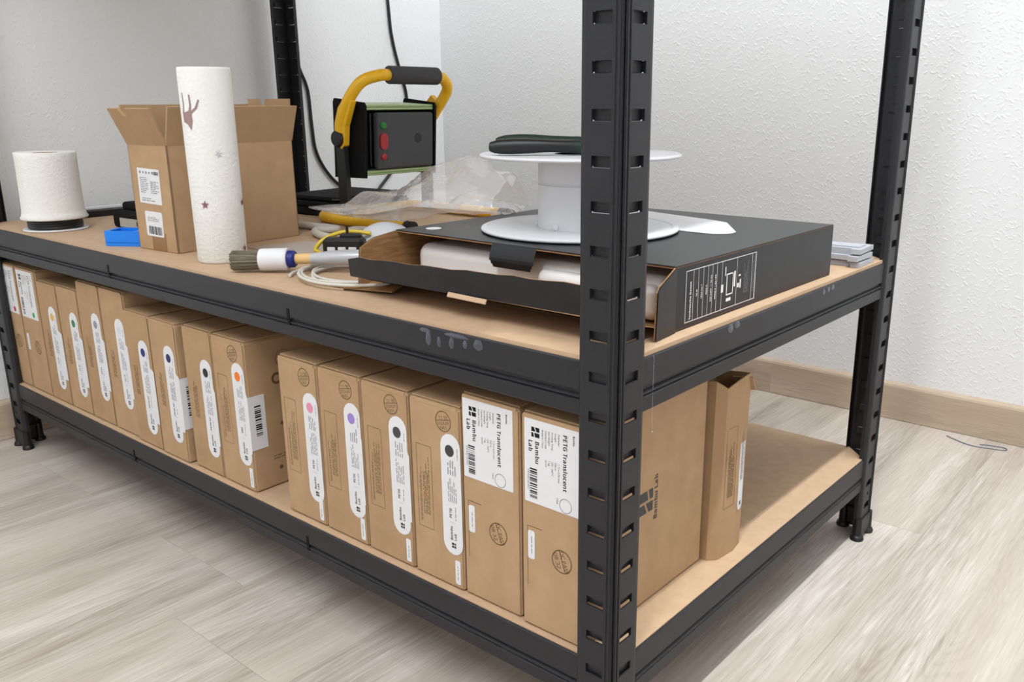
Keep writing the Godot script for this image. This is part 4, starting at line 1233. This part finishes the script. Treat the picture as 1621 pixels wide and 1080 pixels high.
func black_box():
	var x0 := -0.352
	var x1 := -0.0175
	var z0 := -0.4215
	var z1 := -0.1030
	var y0 := SU + 0.0002
	var y1 := 0.4205
	var cx := (x0 + x1) / 2
	var t := thing("lamp_box", "opened flat black product box with a technical data table on its side", "box", Vector3(cx, y0, (z0 + z1) / 2))
	var w := x1 - x0
	var d := z1 - z0
	var h := y1 - y0
	var th := 0.0012
	var o := MB.new()
	var i := MB.new()
	for q in [[Vector3(0, h - th / 2, 0), Vector3(w, th, d), Vector3(0, -th, 0)], [Vector3(0, th / 2, 0), Vector3(w, th, d), Vector3(0, th, 0)], [Vector3(w / 2 - th / 2, h / 2, 0), Vector3(th, h - 2 * th, d), Vector3(-th, 0, 0)], [Vector3(-w / 2 + th / 2, h / 2, 0), Vector3(th, h - 2 * th, d), Vector3(th, 0, 0)], [Vector3(0, h / 2, -d / 2 + th / 2), Vector3(w - 2 * th, h - 2 * th, th), Vector3(0, 0, th)]]:
		o.box(q[0], q[1], 0.0005)
		i.box((q[0] as Vector3) + q[2], (q[1] as Vector3) - Vector3.ONE * 0.0002, 0.0002)
	obj("shell", o, M.black_card, t)
	obj("liner", i, M.liner, t)
	var card := func(pl: PackedVector2Array, xf: Transform3D, called: String, out_first: bool):
		var a := MB.new()
		a.prism(pl, 0.0, th, xf)
		var c := MB.new()
		c.prism(pl, -th, 0.0, xf)
		var f := obj(called, a, M.black_card if out_first else M.liner, t)
		obj("liner", c, M.liner if out_first else M.black_card, f)
	# side flap on the right: pushed slightly outwards, its top corner cut off
	card.call(P2([0, 0, 0, h - 0.001, 0.028, h - 0.012, 0.0315, h - 0.016, 0.0335, -0.001 + 0.002, 0.030, 0.001]), Transform3D(Basis(Vector3(0.10, 0, 1).normalized(), Vector3.UP, Vector3(1, 0, -0.10).normalized() * -1.0) * Basis.from_scale(Vector3(1, 1, -1)), Vector3(w / 2, 0, d / 2)), "side_flap", true)
	# side flap on the left: sticks straight out, brown inside to the viewer
	var ldir := Vector3(0.06, 0, 1.0).normalized()
	var lf := Basis(ldir, Vector3.UP, ldir.cross(Vector3.UP))
	card.call(P2([0, 0.001, 0, h - 0.001, 0.030, h - 0.004, 0.050, h - 0.012, 0.054, 0.001]), Transform3D(lf, Vector3(-w / 2 + 0.001, 0, d / 2)), "side_flap", true)
	# bottom flap: rises forwards, with a lip standing up at its end
	var za := d / 2
	var lip := 0.068
	var bf := MB.new()
	bf.poly([Vector3(-w / 2 + 0.012, 0.002, za), Vector3(w / 2 - 0.004, 0.002, za), Vector3(w / 2 - 0.008, 0.020, za + lip), Vector3(-w / 2 + 0.028, 0.0185, za + lip)])
	bf.poly([Vector3(-w / 2 + 0.012, 0.0005, za), Vector3(-w / 2 + 0.028, 0.0170, za + lip), Vector3(w / 2 - 0.008, 0.0185, za + lip), Vector3(w / 2 - 0.004, 0.0005, za)])
	var fo := obj("bottom_flap", bf, M.liner, t)
	# lip, slightly bowed, brown cut edge on top
	var lp := MB.new()
	var le := MB.new()
	var N := 18
	var rows := [0.0, 0.35, 0.7, 1.0]
	for k in N:
		var f0 := float(k) / N
		var f1 := float(k + 1) / N
		var q := func(f: float, v: float, back: float) -> Vector3:
			var bow := 0.0014 * sin(f * 6.0) + 0.0006 * sin(f * 17.0 + 1.0)
			var hh := 0.0195 + 0.006 * f + 0.0006 * sin(f * 40.0)
			if f < 0.02: hh *= 0.86
			return Vector3(lerpf(-w / 2 + 0.012, w / 2 - 0.006, f), 0.0180 + 0.003 * f + v * hh, za + lip + 0.001 + bow - back + 0.0015 * v)
		for j in 3:
			lp.poly([q.call(f0, rows[j], 0.0), q.call(f1, rows[j], 0.0), q.call(f1, rows[j + 1], 0.0), q.call(f0, rows[j + 1], 0.0)])
		lp.poly([q.call(f0, 0.0, 0.0016), q.call(f1, 0.0, 0.0016), q.call(f1, 0.0, 0.0), q.call(f0, 0.0, 0.0)])
		le.poly([q.call(f0, 1.0, 0.0), q.call(f1, 1.0, 0.0), q.call(f1, 1.0, 0.0016), q.call(f0, 1.0, 0.0016)])
		le.poly([q.call(f1, 0.0, 0.0016), q.call(f0, 0.0, 0.0016), q.call(f0, 1.0, 0.0016), q.call(f1, 1.0, 0.0016)])
	obj("lip", lp, M.black_card, fo)
	obj("lip_liner", le, M.liner, fo)
	var tb := MB.new()
	tb.box(Vector3(0.004, 0.0185, za + lip + 0.0035), Vector3(0.046, 0.0045, 0.0014), 0.0004, Basis(Vector3.BACK, -0.012) * Basis(Vector3.RIGHT, -0.5))
	obj("torn_edge", tb, mat(Color(0.74, 0.63, 0.51), 0.85), fo)
	var loose := MB.new()
	loose.prism(P2([-0.178, 0.0, -0.118, 0.012, -0.130, 0.052, -0.168, 0.040]), 0.0, 0.0014, Transform3D(Basis(Vector3.RIGHT, -PI / 2 + 0.16), Vector3(0, 0.0012, za + 0.062)))
	obj("inner_flap", loose, M.liner, t)
	# tab hanging from the front of the lid
	var tab := MB.new()
	var T := 7
	for k in T:
		var v0 := float(k) / T
		var v1 := float(k + 1) / T
		var q := func(x: float, v: float) -> Vector3: return Vector3(x, h - 0.0005 - 0.021 * v, za + 0.001 + 0.005 * sin(v * 2.2) )
		var in0 := 0.0 if k < T - 2 else 0.0016 * (k - T + 3)
		var in1 := 0.0 if k + 1 < T - 1 else 0.0022 * (k - T + 3)
		tab.poly([q.call(-0.0305 + in1, v1), q.call(0.0235 - in1, v1), q.call(0.0235 - in0, v0), q.call(-0.0305 + in0, v0)])
	obj("tab", tab, M.black_card, t)
	# table of data on the right side; text runs upwards
	var tf := Transform3D(Basis(Vector3.UP, PI / 2), Vector3(w / 2 + 0.0003, 0, d / 2))
	var L0 := 0.016
	var L1 := 0.140
	var tw := L1 - L0
	var hh2 := h * 0.80
	var yc := h * 0.49
	var fr := obj("data_table", frame(tw, hh2, 0.0006), M.ink_white, t, tf * at((L0 + L1) / 2, yc, 0))
	for x in [0.012, 0.020, 0.028, 0.036, 0.0435, 0.051, 0.060, 0.087, 0.116, 0.122]:
		var rl := MB.new()
		rl.rect(-tw / 2 + x - 0.0002, -hh2 / 2, -tw / 2 + x + 0.0002, hh2 / 2)
		obj("rule", rl, M.ink_white, fr, at(0, 0, 0.0001))
	var up := PI / 2
	text(fr, "Technische Daten", 0.0027, at(-tw / 2 + 0.0075, -0.004, 0.0001, up), M.ink_white)
	for q in [["18 W", 0.0165], ["1820 lm *", 0.0245], ["4000 K", 0.0325], ["220-240V ~/ 50 Hz", 0.0402], ["30000 h | Ra >80", 0.0478]]:
		text(fr, q[0], 0.0020, at(-tw / 2 + q[1] + 0.001, 0.001, 0.0001, up), M.ink_white)
	var pic := MB.new()
	pic.rect(-0.004, -0.010, 0.0075, -0.0088); pic.rect(-0.004, 0.0082, 0.0075, 0.0094); pic.rect(-0.005, -0.010, -0.0036, 0.0094); pic.rect(0.0062, -0.010, 0.0075, 0.0094)
	pic.rect(-0.0045, -0.0155, 0.004, -0.0125); pic.rect(-0.008, 0.008, -0.0065, 0.016); pic.rect(0.0085, -0.004, 0.0112, 0.010); pic.rect(-0.0145, -0.006, -0.0105, 0.001)
	obj("printed_diagram", pic, M.ink_white, fr, at(-tw / 2 + 0.0735, 0, 0.0001))
	var ic := MB.new()
	ic.rect(-0.004, -0.006, -0.0005, -0.002); ic.rect(0.0006, -0.007, 0.003, 0.001); ic.rect(-0.002, 0.004, 0.002, 0.0055)
	obj("printed_symbol", ic, M.ink_white, fr, at(-tw / 2 + 0.0925, 0, 0.0001))
	obj("small_print", fine_print(0.030, 0.009, 6, 88), M.ink_grey, fr, at(-tw / 2 + 0.105, 0.002, 0.0001, up))
	obj("small_print", fine_print(0.036, 0.004, 3, 89), M.ink_grey, fr, at(-tw / 2 + 0.119, 0.004, 0.0001, up))
	# white print on the lid: a round sticker near the front
	obj("round_sticker", slab(0.016, 0.016, 0.0079), M.white_sheet, t, Transform3D(Basis(Vector3.RIGHT, -PI / 2), Vector3(-0.142, h, d / 2 - 0.030)))
	# things in and on it
	var p := thing("ceiling_panel", "white plastic lamp panel half visible inside the black box", "lamp panel", Vector3(cx + 0.002, y0 + 0.0030, (z0 + z1) / 2 - 0.004))
	var pb := MB.new()
	pb.rbox(Vector3(0, 0.0195, 0.003), Vector3(0.306, 0.037, 0.298), 0.012)
	obj("body", pb, M.panel_white, p)
	var pc := MB.new()
	pc.rbox(Vector3(0.080, 0.0165, 0.150), Vector3(0.130, 0.030, 0.020), 0.008)
	obj("driver_cover", pc, M.panel_white, p)
	var sp := MB.new()
	sp.prism(P2([-0.250, 0.395, -0.128, 0.366, -0.1105, 0.358, -0.0700, 0.302, -0.0690, 0.292, -0.073, 0.283, -0.082, 0.276, -0.120, 0.276, -0.250, 0.250]), 0.0, 0.0006, Transform3D(Basis(Vector3.RIGHT, -PI / 2), Vector3(0, y1 + 0.0002, 0)))
	tag(obj("paper_card", sp, M.white_sheet), "white card with cut corners lying under the spool on the black box", "paper")

func spool():
	var t := thing("empty_spool", "large empty white plastic spool standing on the black box", "spool", Vector3(-0.2035, 0.4205 + 0.0010, -0.2200))
	var H := 0.0755
	for k in 2:
		var y := 0.0 if k == 0 else H - 0.0035
		var b := MB.new()
		b.lathe([Vector2(0.026, y + 0.0006), Vector2(0.0985, y), Vector2(0.100, y + 0.0006), Vector2(0.1005, y + 0.0018), Vector2(0.100, y + 0.0030), Vector2(0.0985, y + 0.0036), Vector2(0.0945, y + 0.0036), Vector2(0.0935, y + 0.0030), Vector2(0.026, y + 0.0030)], 96, Transform3D.IDENTITY, true)
		obj("flange", b, M.white_plastic, t)
	var h := MB.new()
	h.lathe([Vector2(0.0425, 0.003), Vector2(0.0425, 0.0455), Vector2(0.0412, 0.0460), Vector2(0.0412, 0.0475), Vector2(0.0422, 0.0480), Vector2(0.0422, H - 0.0035)], 64, Transform3D.IDENTITY, true)
	obj("hub", h, M.white_plastic, t)
	for a in [0.4, 1.5, 2.6, 4.4]:
		var n := MB.new()
		n.box(Vector3(0.0428 * cos(a), 0.006, 0.0428 * sin(a)), Vector3(0.004, 0.006, 0.006), 0.001, Basis(Vector3.UP, -a))
		obj("lug", n, M.white_plastic, t)
	var ty := 0.4215 + H + 0.0003
	var p := thing("pliers", "pliers with dark green and black handles lying on the white spool", "pliers", Vector3(-0.262, ty, -0.152), atan2(0.50, 0.86))
	for s in [-1.0, 1.0]:
		var g := MB.new()
		var hp := []
		var rr := []
		for k in 13:
			var q := k / 12.0
			hp.append(Vector3(0.004 + 0.086 * q, 0.0072 + (0.0030 if s < 0 else 0.0) + 0.0012 * sin(q * 3.0), s * (0.0125 * cos(q * 1.5) + 0.002)))
			rr.append([0.0050, 0.0068, 0.0072, 0.0074, 0.0073, 0.0070, 0.0066, 0.0062, 0.0060, 0.0060, 0.0061, 0.0062, 0.0055][k])
		g.tube(hp, rr, 12)
		obj("handle", g, M.green_grip if s < 0 else M.plastic_black, p)
		var e := MB.new()
		e.tube([hp[0] + Vector3(-0.0015, 0, 0), hp[0] + Vector3(0.004, 0, 0)], [0.0042, 0.0062], 12)
		e.tube([hp[11], hp[12], hp[12] + Vector3(0.004, 0, 0)], [0.0064, 0.0064, 0.0050], 12)
		obj("handle_tip", e, M.green_grip, p)
	var j := MB.new()
	j.prism(P2([0.090, -0.008, 0.104, -0.009, 0.118, -0.006, 0.136, -0.0018, 0.136, 0.0018, 0.118, 0.006, 0.104, 0.009, 0.090, 0.008]), 0.003, 0.011, Transform3D(Basis(Vector3.RIGHT, -PI / 2), Vector3.ZERO))
	obj("jaws", j, mat(Color(0.45, 0.45, 0.46), 0.3, 0.9), p)

func bag():
	# a crumpled clear bag, leaning over the back corner of the black box: two thin films with folds
	var f := FastNoiseLite.new()
	f.seed = 77; f.frequency = 1.0; f.fractal_octaves = 1
	var t := thing("plastic_bag", "crumpled clear plastic bag slumped between the work light and the spool", "bag", Vector3(-0.46, SU + 0.0004, -0.262))
	var nu := 60
	var nv := 26
	# spine of the bag from its left tip to its right end, in the bag's own axes
	var base := [Vector3(-0.300, 0.0300, -0.030), Vector3(-0.20, 0.0300, -0.030), Vector3(-0.10, 0.040, -0.024), Vector3(0.00, 0.060, -0.014), Vector3(0.065, 0.062, -0.004), Vector3(0.118, 0.060, -0.006)]
	var half := [0.006, 0.030, 0.046, 0.055, 0.052, 0.034]
	var rise := [0.001, 0.016, 0.032, 0.050, 0.058, 0.036]
	for side in 2:
		var grid := []
		for i in nu + 1:
			var u := float(i) / nu
			var s := u * 5.0
			var k := mini(int(s), 4)
			var fr := s - k
			var c: Vector3 = (base[k] as Vector3).lerp(base[k + 1], fr)
			var hw := lerpf(half[k], half[k + 1], fr)
			var rs := lerpf(rise[k], rise[k + 1], fr)
			var row := []
			for j in nv + 1:
				var v := float(j) / nv * 2.0 - 1.0
				var in_ := 1.0 - v * v
				var hgt := rs * pow(in_, 0.75) if side == 0 else 0.0
				var n1 := f.get_noise_3d(u * 2.6 + v * 0.5, v * 0.7, side * 9.0)
				var n2 := absf(f.get_noise_3d(u * 3.6 - v * 1.3, v * 0.9, 4.0 + side * 7.0))
				var p := c + Vector3(0.008 * n1, hgt + (0.016 * n1 - 0.018 * n2) * in_ * minf(1.0, u * 4.0), v * hw + 0.010 * n1)
				var lim := 0.0285
				if p.x - 0.46 > -0.356 and p.z - 0.262 > -0.425 and p.z - 0.262 < -0.098: lim = 0.4213 - SU
				p.y = maxf(p.y, lim + 0.0006 * (1 - side))
				row.append(p)
			grid.append(row)
		var nm := []
		for i in nu + 1:
			var row := []
			for j in nv + 1:
				var du: Vector3 = grid[mini(i + 1, nu)][j] - grid[maxi(i - 1, 0)][j]
				var dv: Vector3 = grid[i][mini(j + 1, nv)] - grid[i][maxi(j - 1, 0)]
				row.append(dv.cross(du).normalized())
			nm.append(row)
		var b := MB.new()
		for i in nu:
			for j in nv:
				b.tri(grid[i][j], grid[i][j + 1], grid[i + 1][j + 1], nm[i][j], nm[i][j + 1], nm[i + 1][j + 1])
				b.tri(grid[i][j], grid[i + 1][j + 1], grid[i + 1][j], nm[i][j], nm[i + 1][j + 1], nm[i + 1][j])
		obj("film", b, M.film, t)

func clips():
	for k in 3:
		var t := thing("grey_clip", ["lowest of three stacked grey plastic brackets at the shelf corner", "middle of three stacked grey plastic brackets at the shelf corner", "topmost of three stacked grey plastic brackets at the shelf corner"][k], "bracket", Vector3(-0.0285 - 0.0012 * k, SU + 0.0002 + 0.0072 * k, -0.505 + [0.0, 0.004, -0.003][k]), deg_to_rad([2.0, 0.0, 3.0][k]), "stacked grey brackets")
		var b := MB.new()
		b.prism(P2([-0.030, -0.020, 0.010, -0.020, 0.010, -0.026, 0.021, -0.026, 0.021, 0.022, 0.008, 0.022, 0.008, 0.014, -0.030, 0.014]), 0.0, 0.0055, Transform3D(Basis(Vector3.RIGHT, -PI / 2), Vector3.ZERO))
		obj("plate", b, M.grey_clip, t)
		var r := MB.new()
		r.prism(P2([-0.028, -0.014, 0.016, -0.014, 0.016, 0.010, -0.028, 0.010]), 0.0055, 0.0070, Transform3D(Basis(Vector3.RIGHT, -PI / 2), Vector3.ZERO))
		obj("raised_pad", r, M.grey_clip, t)

func ceiling_lamp(pos: Vector3, length: float, energy: float, colour: Color, label: String):
	var t := thing("ceiling_lamp", label, "lamp", pos, 0.0, "ceiling battens")
	var b := MB.new()
	b.box(Vector3(0, 0.030, 0), Vector3(0.060, 0.040, length + 0.06), 0.004)
	obj("housing", b, M.white_plastic, t)
	# wedge-shaped diffuser: its two long faces slope outwards and downwards
	var d := MB.new()
	d.prism(P2([-0.026, 0.012, 0.026, 0.012, 0.026, 0.009, 0.003, -0.014, -0.003, -0.014, -0.026, 0.009]), -length / 2, length / 2)
	var m := mat(Color(0.95, 0.95, 0.95), 0.4)
	m.emission_enabled = true
	m.emission = colour
	m.emission_energy_multiplier = 3.0
	obj("diffuser", d, m, t)
	for side in [-1.0, 1.0]:
		var l := AreaLight3D.new()
		l.name = "batten_light"
		l.light_color = colour
		l.light_energy = energy
		l.area_size = Vector2(0.032, length)
		l.area_range = 12.0
		l.area_attenuation = 2.0
		l.shadow_enabled = true
		l.basis = Basis(Vector3.BACK, side * deg_to_rad(50.0)) * Basis(Vector3.RIGHT, -PI / 2)
		l.position = Vector3(side * 0.0165, -0.0045, 0)
		t.add_child(l, true)

func _ready():
	var cam := Camera3D.new()
	cam.name = "camera"
	var px := 1388.025
	cam.projection = Camera3D.PROJECTION_FRUSTUM
	cam.near = 0.05
	cam.far = 30.0
	cam.size = cam.near * 1080.0 / px
	cam.frustum_offset = Vector2(-65.756, 15.307) / px * cam.near
	cam.position = Vector3(0.34073, 0.54708, 0.49097)
	cam.basis = Basis(Vector3.UP, deg_to_rad(39.1549)) * Basis(Vector3.RIGHT, deg_to_rad(-15.9036)) * Basis(Vector3.BACK, deg_to_rad(-0.0435))
	add_child(cam)
	cam.make_current()
	var we := WorldEnvironment.new()
	we.name = "environment"
	var env := Environment.new()
	env.background_mode = Environment.BG_COLOR
	env.background_color = Color(0.02, 0.02, 0.02)
	env.tonemap_mode = Environment.TONE_MAPPER_LINEAR
	env.tonemap_exposure = 1.0
	env.sdfgi_enabled = true
	env.ssao_enabled = true
	env.ssil_enabled = true
	we.environment = env
	add_child(we)
	make_materials()
	ceiling_lamp(Vector3(0.32, CEIL - 0.05, 1.25), 1.50, 3.1, Color(0.965, 0.982, 1.0), "batten light on the ceiling in front of the rack")
	ceiling_lamp(Vector3(0.32, CEIL - 0.05, -0.35), 1.00, 2.6, Color(0.965, 0.982, 1.0), "batten light on the ceiling beside the rear wall")
	build_room()
	build_rack()
	build_cartons()
	black_box()
	spool()
	shipping_box()
	paper_towel()
	left_spool()
	work_light()
	black_case()
	blue_holder()
	brush()
	round_lamp()
	cables()
	bag()
	clips()
